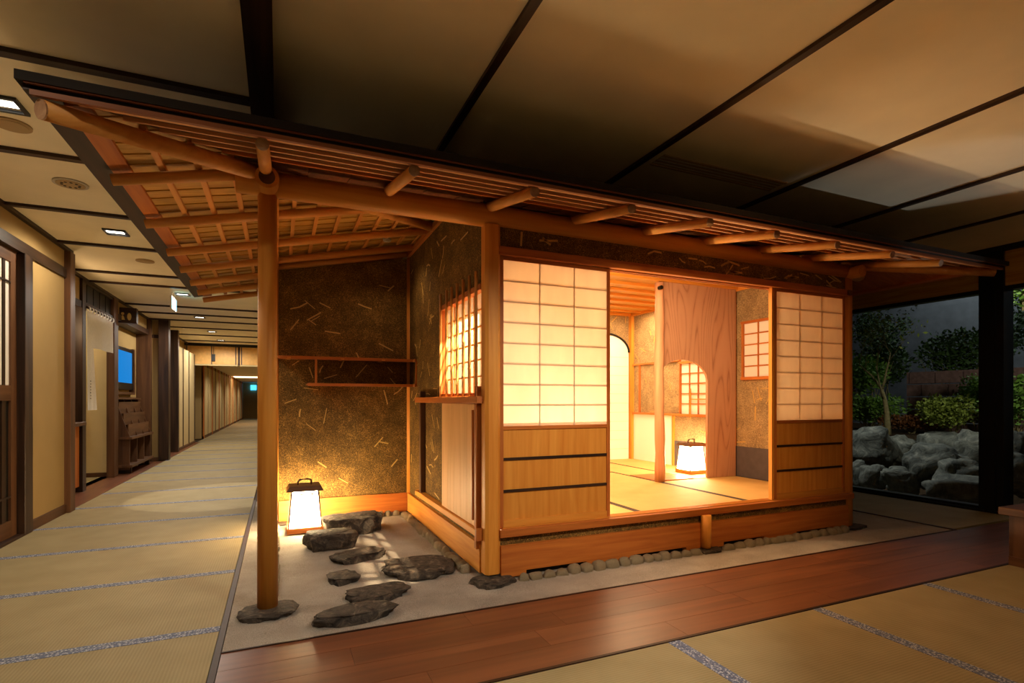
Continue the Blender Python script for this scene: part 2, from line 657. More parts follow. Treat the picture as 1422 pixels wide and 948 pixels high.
# dark kerbs
struct(box('trim_1', 'kerb_y', -0.260, -0.234, -3.9, 6.5, -0.02, 0.003))
struct(box('trim_2', 'kerb_x', -0.232, 5.285, 2.622, 2.632, -0.02, 0.004))
struct(box('trim_3', 'kerb_x', -0.232, 6.40, 1.930, 1.946, -0.02, 0.003))
struct(box('trim_4', 'kerb_y', 5.265, 5.285, 2.634, 6.5, -0.02, 0.004))
struct(box('trim_5', 'black_y', 6.39, 6.52, -3.9, 6.5, -0.02, 0.02))

# sand bed round the tea house, with a slightly uneven top
m = MB()
nx, ny = 110, 76
xs = [-0.232 + (5.263 + 0.232) * i / nx for i in range(nx + 1)]
ys = [2.634 + (6.45 - 2.634) * j / ny for j in range(ny + 1)]
vs = []
for j in range(ny + 1):
    for i in range(nx + 1):
        z = -0.004 + 0.006 * noise.noise((xs[i] * 4, ys[j] * 4, 0.3)) if 0 < i < nx and 0 < j < ny else -0.004
        vs.append((xs[i], ys[j], z))
fs = [(j * (nx + 1) + i, j * (nx + 1) + i + 1, (j + 1) * (nx + 1) + i + 1, (j + 1) * (nx + 1) + i) for j in range(ny) for i in range(nx)]
m.add(vs, fs)
sand = m.build('sand_bed', 'sand', floor, smooth=True, kind='stuff')
tag(sand, 'grey beige fine sand bed laid around the tea house')

# ------------------------------------------------------------------ ceiling
ceiling = struct(MB().box(-3.4, XG + 0.15, -4.0, 16.1, CEIL, CEIL + 0.1).build('ceiling', 'ceiling_paper'))
for y in (-3.9, -2.75, -1.6, -0.5, 0.65, 1.8, 2.95, 4.09, 5.22, 6.26, 7.53, 8.18, 9.85, 10.67, 11.5, 12.6, 13.9, 15.2):
    x0 = WL if y < 6.6 else -2.2
    box('ceiling_batten', 'dark_x', x0, -0.135, y - 0.026, y + 0.026, CEIL - 0.022, CEIL, ceiling)
box('ceiling_beam', 'dark_y', -0.132, -0.025, -4.0, 16.0, CEIL - 0.05, CEIL, ceiling)
for x in (0.875, 2.068, 3.276, 4.38, 5.39):
    box('ceiling_batten', 'dark_y', x - 0.019, x + 0.019, -4.0, 6.5, CEIL - 0.018, CEIL, ceiling)
box('ceiling_beam', 'black_y', XG - 0.06, XG + 0.12, -4.0, 6.5, CEIL - 0.05, CEIL, ceiling)
box('ceiling_trim', 'dark_y', WL - 0.01, WL + 0.035, -4.0, 6.66, CEIL - 0.03, CEIL, ceiling)
box('ceiling_trim', 'dark_y', -2.2, -2.165, 6.66, 16.0, CEIL - 0.03, CEIL, ceiling)
# slot air diffuser let into the hall ceiling
t = thing('air_diffuser', 'long slotted air diffuser flush with the hall ceiling above the eaves', 'air vent', (2.67, 2.66, CEIL))
for yy in (2.595, 2.725):
    box('rim', 'fixture_beige', 2.15, 3.20, yy - 0.008, yy + 0.008, CEIL - 0.008, CEIL, t)
for yy in (2.625, 2.66, 2.695):
    box('blade', 'fixture_white', 2.15, 3.20, yy - 0.004, yy + 0.004, CEIL - 0.006, CEIL, t)
box('slot', 'fixture_beige', 2.15, 3.20, 2.60, 2.72, CEIL - 0.002, CEIL - 0.0005, t)

# square recessed corridor lamps
first = None
spots = [(-1.28, 3.48), (-1.33, 5.74), (-1.25, 8.72), (-1.31, 10.99), (-1.34, 13.17), (-1.33, 14.96), (-1.28, 1.2), (-1.28, -1.1)]
notes = ['beside the round speaker over the lattice door', 'above the plain plaster panel', 'beside the glowing exit sign', 'second past the exit sign', 'third past the exit sign', 'just before the reed blind', 'over the near mats', 'over the mats behind']
for (x, y), nt in zip(spots, notes):
    lab = 'square recessed ceiling lamp ' + nt
    if first is None:
        t = thing('ceiling_lamp', lab, 'ceiling lamp', (x, y, CEIL), 'recessed corridor lamps')
        f = MB()
        a, b = 0.085, 0.066
        for q in ((-a, a, -a, -b), (-a, a, b, a), (-a, -b, -b, b), (b, a, -b, b)):
            f.box(x + q[0], x + q[1], y + q[2], y + q[3], CEIL - 0.014, CEIL)
        f.build('frame', 'black_metal', t)
        box('lens', 'lamp_face', x - b, x + b, y - 0.028, y + 0.028, CEIL - 0.006, CEIL - 0.001, t)
        box('reflector', 'fixture_white', x - b, x + b, y - b, y + b, CEIL - 0.0009, CEIL - 0.0002, t)
        first = t
    else:
        dup(first, (x, y, CEIL), lab)
    light('lamp_light', 'SPOT', (x, y, CEIL - 0.02), (62 if y > 3 else 40 if y > 0 else 34) if y < 7 else 95, HALL if y < 7 else NEUT, 0.05, aim=(x, y, 0), spot=172, blend=0.35)

# round speakers
first = None
for (x, y), nt, mt in (((-1.33, 3.73), 'round plain ceiling speaker next to the square lamp over the lattice door', 0), ((-1.32, 4.58), 'round perforated ceiling speaker with a ring between two ceiling battens', 1), ((-1.32, 6.80), 'small round plain cover on the ceiling before the curtain doorway', 0)):
    t = thing('ceiling_speaker', nt, 'speaker', (x, y, CEIL))
    r = 0.085 if mt == 0 else 0.10
    MB().tube([(x, y, CEIL - 0.010), (x, y, CEIL)], r, 28).build('rim', 'fixture_white' if mt else 'fixture_beige', t, smooth=True)
    MB().tube([(x, y, CEIL - 0.013), (x, y, CEIL - 0.009)], r * 0.82, 28).build('grille', 'fixture_beige', t, smooth=True)
    if mt:
        for q in range(10):
            a = q * math.pi / 5
            MB().tube([(x + 0.05 * math.cos(a), y + 0.05 * math.sin(a), CEIL - 0.015), (x + 0.05 * math.cos(a), y + 0.05 * math.sin(a), CEIL - 0.0125)], 0.009, 8).build('sound_hole', 'black', t)

# hanging exit sign
t = thing('exit_sign', 'small glowing cyan white exit sign hanging from the corridor ceiling', 'exit sign', (-1.36, 8.72, CEIL - 0.24))
box('housing', 'fixture_white', -1.372, -1.352, 8.53, 8.90, CEIL - 0.24, CEIL - 0.06, t, bevel=0.004)
box('lit_face', 'exit_face', -1.3515, -1.349, 8.545, 8.885, CEIL - 0.225, CEIL - 0.07, t)
for q in (8.6, 8.83):
    box('hanger', 'fixture_white', -1.366, -1.358, q - 0.005, q + 0.005, CEIL - 0.06, CEIL, t)
# running figure and doorway on the face
fg = MB()
fg.box(-1.349, -1.3482, 8.60, 8.625, CEIL - 0.20, CEIL - 0.10)
fg.box(-1.349, -1.3482, 8.66, 8.70, CEIL - 0.16, CEIL - 0.115)
fg.box(-1.349, -1.3482, 8.64, 8.655, CEIL - 0.20, CEIL - 0.16)
fg.box(-1.349, -1.3482, 8.70, 8.72, CEIL - 0.195, CEIL - 0.155)
fg.box(-1.349, -1.3482, 8.735, 8.83, CEIL - 0.155, CEIL - 0.14)
fg.build('running_figure', 'leaf_green', t)

# ------------------------------------------------------------------ enclosing walls out of view
struct(box('wall_front', 'beige_plaster', -3.4, XG + 0.2, -4.1, -4.0, -0.02, CEIL))
struct(box('wall_back', 'beige_plaster', -0.02, XG + 0.2, 6.52, 6.6, -0.02, CEIL))
struct(box('wall_right_corridor', 'beige_plaster', -0.14, -0.02, 6.52, 36.4, -0.02, CEIL))
struct(box('wall_end', 'beige_plaster', -3.4, 0.0, 36.4, 36.5, -0.02, CEIL))

# ------------------------------------------------------------------ left wall of the corridor
wall_left = struct(box('wall_left', 'beige_plaster', -2.02, WL, 5.60, 6.64, 0.0, CEIL))
box('plaster_panel', 'beige_plaster', -2.02, WL, -4.0, 5.60, 2.39, CEIL, wall_left)
box('plaster_panel', 'beige_plaster', -2.02, WL, -4.0, 2.35, 0.0, 2.39, wall_left)
box('lintel', 'dark_y', WL - 0.02, WL + 0.022, -4.0, 6.51, 2.30, 2.392, wall_left)
box('post', 'dark_z', WL - 0.09, WL + 0.035, 5.55, 5.70, 0.0, 2.30, wall_left, bevel=0.004)
box('post', 'walnut_z', WL - 0.05, WL + 0.05, 6.52, 6.655, 0.0, CEIL - 0.03, wall_left, bevel=0.004)
struct(box('baseboard_left', 'walnut_y', WL - 0.01, WL + 0.018, 5.702, 6.518, 0.0, 0.085))
# sliding lattice door
d1 = thing('door_1', 'dark sliding door of vertical lattice with white panes and a middle rail', 'door', (-1.97, 3.95, 0))
struct(d1)
xd0, xd1 = -1.985, -1.95
for ya, yb in ((2.36, 3.93), (3.95, 5.55)):
    for q in (ya, yb - 0.10):
        box('stile', 'walnut_z', xd0, xd1, q, q + 0.10, 0.02, 2.30, d1)
    for z0, z1 in ((0.02, 0.15), (1.10, 1.22), (2.20, 2.30)):
        box('rail', 'walnut_y', xd0, xd1, ya + 0.1, yb - 0.1, z0, z1, d1)
    n = 14
    step = (yb - ya - 0.2) / n
    for q in range(1, n):
        yy = ya + 0.1 + q * step
        box('upper_bar', 'dark_z', xd1 - 0.012, xd1 - 0.004, yy - 0.019, yy + 0.019, 1.22, 2.20, d1)
        box('lower_bar', 'dark_z', xd1 - 0.016, xd1 - 0.006, yy - 0.034, yy + 0.034, 0.15, 1.10, d1)
    box('cross_bar', 'dark_y', xd1 - 0.004, xd1 + 0.001, ya + 0.1, yb - 0.1, 2.03, 2.045, d1)
    box('cross_bar', 'dark_y', xd1 - 0.004, xd1 + 0.001, ya + 0.1, yb - 0.1, 0.33, 0.345, d1)
    box('paper_pane', 'white_paper', xd1 - 0.016, xd1 - 0.012, ya + 0.1, yb - 0.1, 1.22, 2.20, d1)
    box('back_panel', 'black', xd1 - 0.020, xd1 - 0.016, ya + 0.1, yb - 0.1, 0.15, 1.10, d1)
struct(box('trim_6', 'kerb_y', -2.02, WL + 0.03, 2.36, 5.55, -0.02, 0.02))

# recess past the plaster panel
XR2 = -2.2
wall_recess = struct(box('wall_recess', 'beige_plaster', XR2 - 0.1, XR2, 6.66, 7.93, 2.30, CEIL))
box('return_wall', 'beige_plaster', -2.9, WL - 0.06, 6.56, 6.655, 0.0, CEIL, wall_recess)
box('lintel', 'dark_y', XR2 - 0.05, XR2 + 0.02, 6.66, 7.93, 2.22, 2.30, wall_recess)
box('post', 'dark_z', XR2 - 0.1, XR2 + 0.03, 7.93, 8.06, 0.0, CEIL - 0.03, wall_recess, bevel=0.004)
box('post', 'walnut_z', XR2 - 0.058, XR2 + 0.035, 9.25, 9.46, 0.0, CEIL - 0.03, wall_recess, bevel=0.004)
box('alcove_wall', 'pale_plaster', -3.4, XR2 - 0.06, 9.42, 9.5, 0.0, CEIL, wall_recess)
box('alcove_back', 'pale_plaster', -3.4, -3.32, 6.66, 9.42, 0.0, CEIL, wall_recess)
box('alcove_skirting', 'walnut_x', -3.32, XR2 - 0.06, 9.405, 9.42, 0.0, 0.06, wall_recess)
box('alcove_floor', 'tatami_x', -3.32, XR2 - 0.06, 8.0, 9.40, -0.02, 0.0, wall_recess)
light('counter_fill', 'POINT', (-2.28, 7.4, 2.0), 14, WARM, 0.05)  # added point light without a fixture, brightens the dark counter niche
light('alcove_lamp', 'POINT', (-2.75, 8.5, 2.3), 14, HALL, 0.06)
# transom of dark upright boards over the curtain
box('transom_frame', 'dark_y', XR2 - 0.03, XR2 + 0.02, 8.06, 9.25, 2.27, 2.31, wall_recess)
box('transom_head', 'dark_y', XR2 - 0.03, XR2 + 0.02, 8.06, 9.25, 2.54, 2.58, wall_recess)
for q in range(9):
    ya = 8.07 + q * 0.131
    box('transom_board', 'black_z', XR2 - 0.02, XR2 - (0.0 if q % 2 else 0.006), ya, ya + 0.128, 2.31, 2.54, wall_recess)
# wooden counter niche
t = thing('reception_counter', 'small orange brown wooden counter with a projecting ledge beside the curtain doorway', 'counter', (-2.3, 7.3, 0))
box('body', 'cedar_z', -2.5, XR2, 6.67, 7.92, 0.07, 0.80, t)
box('ledge', 'walnut_y', -2.52, XR2 + 0.07, 6.665, 7.925, 0.80, 0.845, t, bevel=0.004)
box('plinth', 'black_y', -2.48, XR2 - 0.03, 6.69, 7.90, 0.0, 0.07, t)
for q in (7.08, 7.5):
    box('panel_joint', 'walnut_z', XR2, XR2 + 0.006, q, q + 0.012, 0.08, 0.79, t)
box('back_screen', 'walnut_z', -2.44, -2.40, 6.67, 7.92, 0.845, 2.22, t)
# split doorway curtain on a rod
t = thing('doorway_curtain', 'white split cloth curtain hanging from a rod in the doorway', 'curtain', (XR2, 8.65, 0.98))
MB().tube([(XR2 + 0.035, 8.06, 2.245), (XR2 + 0.035, 9.25, 2.245)], 0.014, 10).build('rod', 'dark_y', t, smooth=True)


def cloth(y0, y1, z0, z1, slant=0.0, ph=0.0):
    m = MB()
    nu, nv = 22, 10
    vs, fs = [], []
    for j in range(nv + 1):
        for i in range(nu + 1):
            u, v = i / nu, j / nv
            z = z1 + (z0 - z1) * v
            y = y0 + (y1 - slant * (1 - v) - y0) * u
            x = XR2 + 0.035 + 0.010 * math.sin(u * 15 + ph) * (0.35 + 0.65 * v)
            vs.append((x, y, z))
    for j in range(nv):
        for i in range(nu):
            a = j * (nu + 1) + i
            fs.append((a, a + 1, a + nu + 2, a + nu + 1))
    b = len(vs)
    vs += [(x - 0.002, y, z) for x, y, z in vs]
    fs += [tuple(reversed([q + b for q in f])) for f in fs]
    return m.add(vs, fs)


cloth(8.07, 9.17, 1.77, 2.205).build('upper_cloth', 'cloth_white', t, smooth=True)
cloth(8.07, 8.46, 0.98, 1.775, slant=0.14, ph=1.0).build('hanging_cloth', 'cloth_white', t, smooth=True)
for q in range(9):
    yy = 8.12 + q * 0.126
    MB().tube([(XR2 + 0.035 + 0.022 * math.cos(a), yy, 2.230 + 0.032 * math.sin(a)) for a in [2 * math.pi * i / 10 for i in range(11)]], 0.009, 6, caps=False).build('loop', 'cloth_white', t, smooth=True)
mk = MB()
for q in range(7):
    mk.box(XR2 + 0.047, XR2 + 0.0475, 8.14 + 0.012 * (q % 2), 8.18, 1.12 + q * 0.036, 1.132 + q * 0.036)
mk.build('ink_marks', 'iron', t)

# notice niche: wall, monitor, rack
XN = -2.36
wall_niche = struct(box('wall_niche', 'beige_plaster', XN - 0.1, XN, 9.5, 12.1, 0.0, CEIL))
box('head_panel', 'beige_plaster', XN, XR2 + 0.0, 9.47, 11.5, 2.38, CEIL, wall_niche)
box('lintel', 'dark_y', XN, XR2 + 0.03, 9.47, 11.45, 2.29, 2.38, wall_niche)
box('post', 'walnut_z', XN, XR2 + 0.06, 11.45, 11.58, 0.0, CEIL - 0.03, wall_niche)
box('cross_wall', 'beige_plaster', XN, -2.0, 11.58, 11.66, 0.0, CEIL, wall_niche)
box('cross_lintel', 'dark_x', XN, -1.99, 11.56, 11.579, 2.25, 2.31, wall_niche)
box('skirting', 'walnut_x', XN, -1.99, 11.56, 11.579, 0.0, 0.06, wall_niche)
box('post', 'dark_z', -2.03, -1.87, 11.50, 11.68, 0.0, CEIL, wall_niche, bevel=0.004)
t = thing('wall_monitor', 'flat screen with a plain bright blue picture above the leaflet rack', 'monitor', (XN, 10.05, 1.2))
box('casing', 'black_metal', XN, XN + 0.06, 9.50, 10.98, 1.28, 1.96, t, bevel=0.006)
box('screen', 'screen_blue', XN + 0.061, XN + 0.064, 9.54, 10.86, 1.39, 1.90, t)
box('surround', 'walnut_z', XN, XN + 0.07, 10.98, 11.06, 1.24, 1.98, t)
box('bottom_board', 'walnut_y', XN, XN + 0.07, 9.50, 11.06, 1.20, 1.24, t)
# leaflet rack
t = thing('leaflet_rack', 'stepped brown wooden leaflet rack with open lower shelf under the monitor', 'rack', (-2.2, 10.6, 0))
for q in (9.62, 10.08, 10.54, 11.0):
    m = MB()
    m.prism([(XN + 0.01, 0.06), (-2.06, 0.06), (-2.06, 0.56), (-2.24, 1.12), (XN + 0.01, 1.12)], lambda u, v, w: (u, w, v), q - 0.014, q + 0.014)
    m.build('divider', 'walnut_z', t)
for z0, z1, xf in ((0.10, 0.135, -2.02), (0.52, 0.555, -2.02), (1.12, 1.15, -2.20)):
    box('shelf', 'walnut_y', XN + 0.01, xf, 9.56, 11.05, z0, z1, t)
for s_ in range(3):
    xa = -2.08 - s_ * 0.06
    box('leaflet_step', 'walnut_y', xa - 0.012, xa, 9.64, 10.98, 0.56 + s_ * 0.17, 0.74 + s_ * 0.17, t)
box('back_board', 'dark_y', XN + 0.002, XN + 0.012, 9.6, 11.02, 0.1, 1.12, t)
for q in (9.7, 10.9):
    box('foot', 'dark_z', -2.3, -2.06, q, q + 0.05, 0.0, 0.10, t)
# projecting sign box with two gold emblems
t = thing('projecting_sign', 'dark wooden sign box with two gold emblems projecting over the niche', 'sign', (-2.1, 9.72, 2.26))
box('box', 'dark_x', -2.235, -1.985, 9.66, 9.76, 2.27, 2.50, t, bevel=0.004)
m = MB().prism([(-2.185, 2.315), (-2.13, 2.315), (-2.145, 2.37), (-2.158, 2.385), (-2.17, 2.37)], lambda u, v, w: (u, w, v), 9.655, 9.66)
m.tube([(-2.158, 9.654, 2.408), (-2.158, 9.66, 2.408)], 0.02, 12)
m.build('emblem', 'gold', t)
m = MB().prism([(-2.075 + 0.026 * math.cos(a), 2.365 + 0.055 * math.sin(a)) for a in [2 * math.pi * i / 16 for i in range(16)]], lambda u, v, w: (u, w, v), 9.655, 9.66)
m.build('emblem', 'gold', t)

# far stretch of the corridor
wall_far = struct(box('wall_far', 'beige_plaster', -2.35, -2.25, 11.68, 16.2, 0.0, CEIL))
box('door_leaf', 'dark_z', -2.25, -2.22, 12.0, 13.2, 0.0, 2.1, wall_far)
box('post', 'dark_z', -2.25, -1.98, 13.25, 13.37, 0.0, CEIL, wall_far)
for a, b in ((13.37, 14.2), (14.2, 15.05), (15.05, 16.0)):
    box('wall_panel', 'pale_plaster', -2.25, -2.03, a + 0.01, b - 0.01, 0.06, 2.3, wall_far)
    box('post', 'dark_z', -2.25, -2.015, b - 0.03, b + 0.01, 0.0, 2.3, wall_far)
box('skirting', 'walnut_y', -2.25, -2.01, 13.37, 16.0, 0.0, 0.06, wall_far)
box('plank', 'floorwood_y', -2.25, WL + 0.011, 11.69, 16.2, -0.02, 0.0, floor)
# bulkhead with reed blinds
bulk = struct(box('wall_bulkhead', 'dark_x', -2.35, -0.02, 16.02, 16.12, 2.05, CEIL))
box('head_rail', 'black_x', -2.25, -0.02, 15.95, 16.02, CEIL - 0.06, CEIL, bulk)
lab = ['reed blind on the bulkhead beside the plaster wall', 'reed blind on the bulkhead past the green cloth band']
for k_, (xa, xb) in enumerate(((-2.25, -1.02), (-0.97, -0.05))):
    t = thing('reed_blind', 'pale ' + lab[k_], 'blind', ((xa + xb) / 2, 16.0, 2.04), 'reed blinds across the corridor')
    m = MB()
    n = 44
    for q in range(n):
        z = 2.06 + (CEIL - 0.07 - 2.06) * q / n
        m.box(xa, xb, 15.995, 16.015, z, z + 0.010)
    m.build('reeds', 'bamboo', t, kind='stuff')
    for q in range(3):
        xx = xa + (xb - xa) * (0.04 + q * 0.46)
        box('cloth_band', 'grey_dado', xx - 0.012, xx + 0.012, 15.988, 15.994, 2.05, CEIL - 0.06, t)
    box('hem', 'pale_plaster', xa, xb, 15.985, 16.016, 2.02, 2.055, t)
    xx = (xa + xb) / 2 + 0.05
    box('hook', 'iron', xx - 0.035, xx + 0.035, 15.95, 15.985, 2.14, 2.32, t)
    MB().tube([(xx, 15.968, 2.32), (xx, 15.968, CEIL - 0.06)], 0.006, 6).build('cord', 'iron', t)
# corridor beyond the blinds
wall_long = struct(box('wall_long', 'beige_plaster', -2.35, -2.02, 17.6, 36.4, 0.0, 2.2))
struct(box('ceiling_long', 'ceiling_paper', -3.4, -0.02, 16.12, 36.4, 2.2, 2.3))
box('side_room_wall', 'beige_plaster', -3.4, -2.35, 17.6, 17.7, 0.0, 2.2, wall_long)
for q in range(9):
    y = 17.6 + q * 2.1
    box('post', 'cedar_z', -2.05, -1.99, y, y + 0.12, 0.0, 2.2, wall_long)
    box('post', 'dark_z', -2.05, -2.0, y + 1.05, y + 1.09, 0.0, 2.2, wall_long)
box('skirting', 'walnut_y', -2.03, -2.0, 17.6, 36.4, 0.0, 0.07, wall_long)
box('cove', 'cove_strip', -1.9, -0.1, 27.0, 28.0, 2.17, 2.199, wall_long)
for q in range(12):
    box('wall_panel', 'pale_plaster', -2.02, -2.008, 17.8 + q * 1.5, 19.2 + q * 1.5, 0.08, 2.1, wall_long)
first = None
for q in range(5):
    y = 18.6 + q * 3.4
    light('corridor_far_light', 'SPOT', (-1.0, y, 2.18), 60, HALL, 0.05, aim=(-1.0, y, 0), spot=150, blend=0.6)
t = box('wall_sign', 'blue_sign', -1.62, -1.30, 36.3, 36.38, 1.75, 2.05)
tag(t, 'small glowing blue sign at the far end of the corridor', 'sign')

# ------------------------------------------------------------------ glass wall to the garden
wr = struct(box('wall_right', 'shingle_y', XG, XG + 0.10, -4.0, 6.52, 2.21, CEIL - 0.05))
win = thing('window_1', 'tall clear glass wall looking on the night garden', 'window', (XG, 3.0, 0))
struct(win)
box('header', 'black_metal', XG - 0.015, XG + 0.09, -4.0, 6.52, 2.17, 2.21, win)
box('column', 'black_metal', 6.42, 6.60, 2.80, 3.0, 0.0, 2.548, win)
box('column_rebate', 'black_metal', 6.405, 6.42, 2.86, 2.94, 0.0, 2.17, win)
box('sill', 'black_metal', XG - 0.02, XG + 0.09, -4.0, 6.52, 0.02, 0.045, win)
for a, b in ((3.0, 6.5), (-0.4, 2.8), (-4.0, -0.4)):
    MB().add([(XG + 0.03, a, 0.045), (XG + 0.03, b, 0.045), (XG + 0.03, b, 2.17), (XG + 0.03, a, 2.17)], [(0, 1, 2, 3)]).build('glass_pane', 'glass', win)
box('mullion', 'black_metal', XG - 0.01, XG + 0.08, -0.43, -0.37, 0.045, 2.17, win)

# ------------------------------------------------------------------ tea house
EY, EX, EXR = 2.33, -0.81, 5.39      # eave lines: front, left, right
SL = 0.207


def zf(y):
    return 2.136 + SL * (y - EY)


def zl(x):
    return 2.136 + SL * (x - EX)


def zr(x):
    return 2.136 + SL * (EXR - x)


tea = thing('tea_house', 'small wooden tea house with earthen walls and broad low eaves', 'tea house', (2.8, 4.2, 0))
XS = 1.17       # outer face of its left wall
YB = 5.20       # face of the porch back wall
YFR = 3.03      # front face line


def log(pts, r, name, mat, parent, n=14):
    return MB().tube(pts, r, n).build(name, mat, parent, smooth=True)


# posts
log([(-0.057, 3.075, 0.016), (-0.057, 3.075, 1.2), (-0.057, 3.075, 2.20)], [0.050, 0.048, 0.046], 'post', 'hinoki_z', tea, 20)
m = MB()
m.prism([(1.15 + 0.018, 3.02), (1.232, 3.02), (1.25, 3.038), (1.25, 3.102), (1.232, 3.12), (1.168, 3.12), (1.15, 3.102), (1.15, 3.038)], lambda u, v, w: (u, v, w), 0.035, 2.18)
m.build('post', 'hinoki_z', tea)
log([(4.524, 3.072, 0.02), (4.524, 3.072, 2.17)], [0.050, 0.046], 'post', 'hinoki_z', tea, 18)
log([(1.178, 5.196, 0.02), (1.178, 5.196, 2.5)], 0.032, 'post', 'hinoki_z', tea)
log([(-0.045, 5.21, 0.02), (-0.045, 5.21, 2.26)], 0.04, 'post', 'hinoki_z', tea)
log([(4.52, 6.1, 0.0), (4.52, 6.1, 2.3)], 0.045, 'post', 'hinoki_z', tea)
log([(2.864, 2.995, 0.025), (2.864, 2.995, 0.262)], 0.037, 'strut', 'hinoki_z', tea)
# beams
log([(-0.205, 3.072, 2.236), (1.2, 3.072, 2.243), (2.9, 3.072, 2.238), (4.70, 3.072, 2.214)], [0.064, 0.069, 0.067, 0.060], 'eaves_beam', 'hinoki_x', tea, 20)
yb_ = log([(-0.057, 2.93, 2.222), (-0.057, 3.4, 2.225), (-0.057, 6.38, 2.225)], [0.056, 0.054, 0.052], 'side_beam', 'hinoki_y', tea, 20)
m = MB().tube([(-0.057, 2.925, 2.222), (-0.057, 2.931, 2.222)], 0.038, 18)
m.build('end_grain', 'walnut_y', yb_)
log([(4.524, 2.93, 2.20), (4.524, 6.3, 2.20)], 0.052, 'side_beam', 'hinoki_y', tea, 16)

# ---- roof with its logs, battens, boards
m = MB()
A, B = 0.056, 0.089


def plan(poly, zfun, a, b):
    return m.prism(poly, lambda x, y, w: (x, y, zfun(x, y) + w), a, b)


plan([(EX - 0.012, EY - 0.012), (EXR + 0.012, EY - 0.012), (4.30, 3.42), (0.28, 3.42)], lambda x, y: zf(y), A, B)
plan([(EX - 0.012, EY - 0.012), (0.28, 3.42), (0.72, 3.86), (0.72, 6.4), (EX - 0.012, 6.4)], lambda x, y: zl(x), A, B)
plan([(EXR + 0.012, EY - 0.012), (EXR + 0.012, 6.4), (4.30, 6.4), (4.30, 3.42)], lambda x, y: zr(x), A, B)
roof = m.build('roof', 'copper_roof', tea)


def sloped(name, mat, x0, x1, y0, y1, zfun, a, b):
    p = [(x0, y0), (x1, y0), (x1, y1), (x0, y1)]
    return MB().hexa([(x, y, zfun(x, y) + a) for x, y in p] + [(x, y, zfun(x, y) + b) for x, y in p]).build(name, mat, roof)


FZ = lambda x, y: zf(y)
LZ = lambda x, y: zl(x)
RZ = lambda x, y: zr(x)
# front eave edge, layer on layer
sloped('eave_board', 'eave_x', EX + 0.02, EXR - 0.02, EY + 0.014, EY + 0.045, FZ, 0.018, 0.036)
sloped('eave_strip', 'eave_x', EX + 0.01, EXR - 0.01, EY - 0.004, EY + 0.03, FZ, 0.051, 0.0555)
sloped('eave_strip', 'black_x', EX + 0.02, EXR - 0.02, EY + 0.020, EY + 0.045, FZ, 0.036, 0.051)  # black filler standing for the shade in the recess between the layers
# left eave edge
sloped('eave_board', 'kerb_y', EX, EX + 0.085, EY + 0.02, 6.38, LZ, 0.036, 0.055)
sloped('eave_plank', 'cedar_y', EX + 0.085, EX + 0.16, EY + 0.12, 6.38, LZ, 0.030, 0.046)
# right eave edge
sloped('eave_board', 'cedar_y', EXR - 0.06, EXR - 0.01, EY + 0.03, 6.38, RZ, 0.030, 0.054)
# front logs
for x in (-0.064, 0.565, 1.178, 1.77, 2.33, 2.88, 3.45, 4.04, 4.63):
    yi = min(3.20, EY + min(x - EX, EXR - x) - 0.02)
    r_ = log([(x, 2.405, zf(2.405)), (x, yi, zf(yi))], [0.0265, 0.031], 'rafter', 'peeled_log_y', roof, 14)
    m = MB().tube([(x, 2.4005, zf(2.4)), (x, 2.405, zf(2.405))], 0.0262, 14)
    m.build('rafter_end', 'endgrain', roof)
# left logs
for y in (3.055, 3.736, 4.398, 4.935, 5.46, 5.92, 6.33):
    xi = min(1.16, EX + (y - EY) - 0.03)
    if y > YB:
        xi = 1.1
    log([(-0.725, y, zl(-0.725) - 0.012), (xi, y, zl(xi) - 0.004)], [0.027, 0.030], 'rafter', 'peeled_log_x', roof, 14)
log([(-0.02, YB - 0.03, zl(-0.02) - 0.012), (1.16, YB - 0.03, zl(1.16) - 0.012)], 0.026, 'wall_head_log', 'peeled_log_x', roof)
# hip logs
log([(-0.765, 2.375, zf(2.375) - 0.022), (-0.057, 3.083, zf(3.083) - 0.008), (1.16, 4.30, zf(4.30) - 0.008)], [0.035, 0.039, 0.036], 'hip_rafter', 'peeled_log_x', roof, 18)
MB().tube([(-0.769, 2.371, zf(2.375) - 0.023), (-0.764, 2.376, zf(2.375) - 0.022)], 0.0345, 18).build('rafter_end', 'endgrain', roof)
log([(5.335, 2.385, zf(2.385) - 0.005), (4.524, 3.196, zf(3.196) - 0.008)], [0.033, 0.039], 'hip_rafter', 'peeled_log_x', roof, 18)
for y in (3.9, 4.9):
    log([(5.30, y, zr(5.30)), (4.5, y, zr(4.5))], [0.027, 0.03], 'rafter', 'peeled_log_x', roof)
# battens
for i, (y, w, mt) in enumerate(((2.432, 0.042, 'eave_pale'), (2.545, 0.020, 'eave_pale'), (2.648, 0.020, 'eave_pale'), (2.752, 0.020, 'eave_pale'), (2.86, 0.02, 'cedar_x'))):
    d_ = y - EY + 0.03
    sloped('batten', mt, EX + d_, EXR - d_, y - w / 2, y + w / 2, FZ, 0.030, 0.046)
for i in range(12):
    x = -0.52 + i * 0.152
    sloped('batten', 'peeled_log_y', x - 0.013, x + 0.013, EY + (x - EX) + 0.01, 6.36, LZ, 0.024, 0.044)
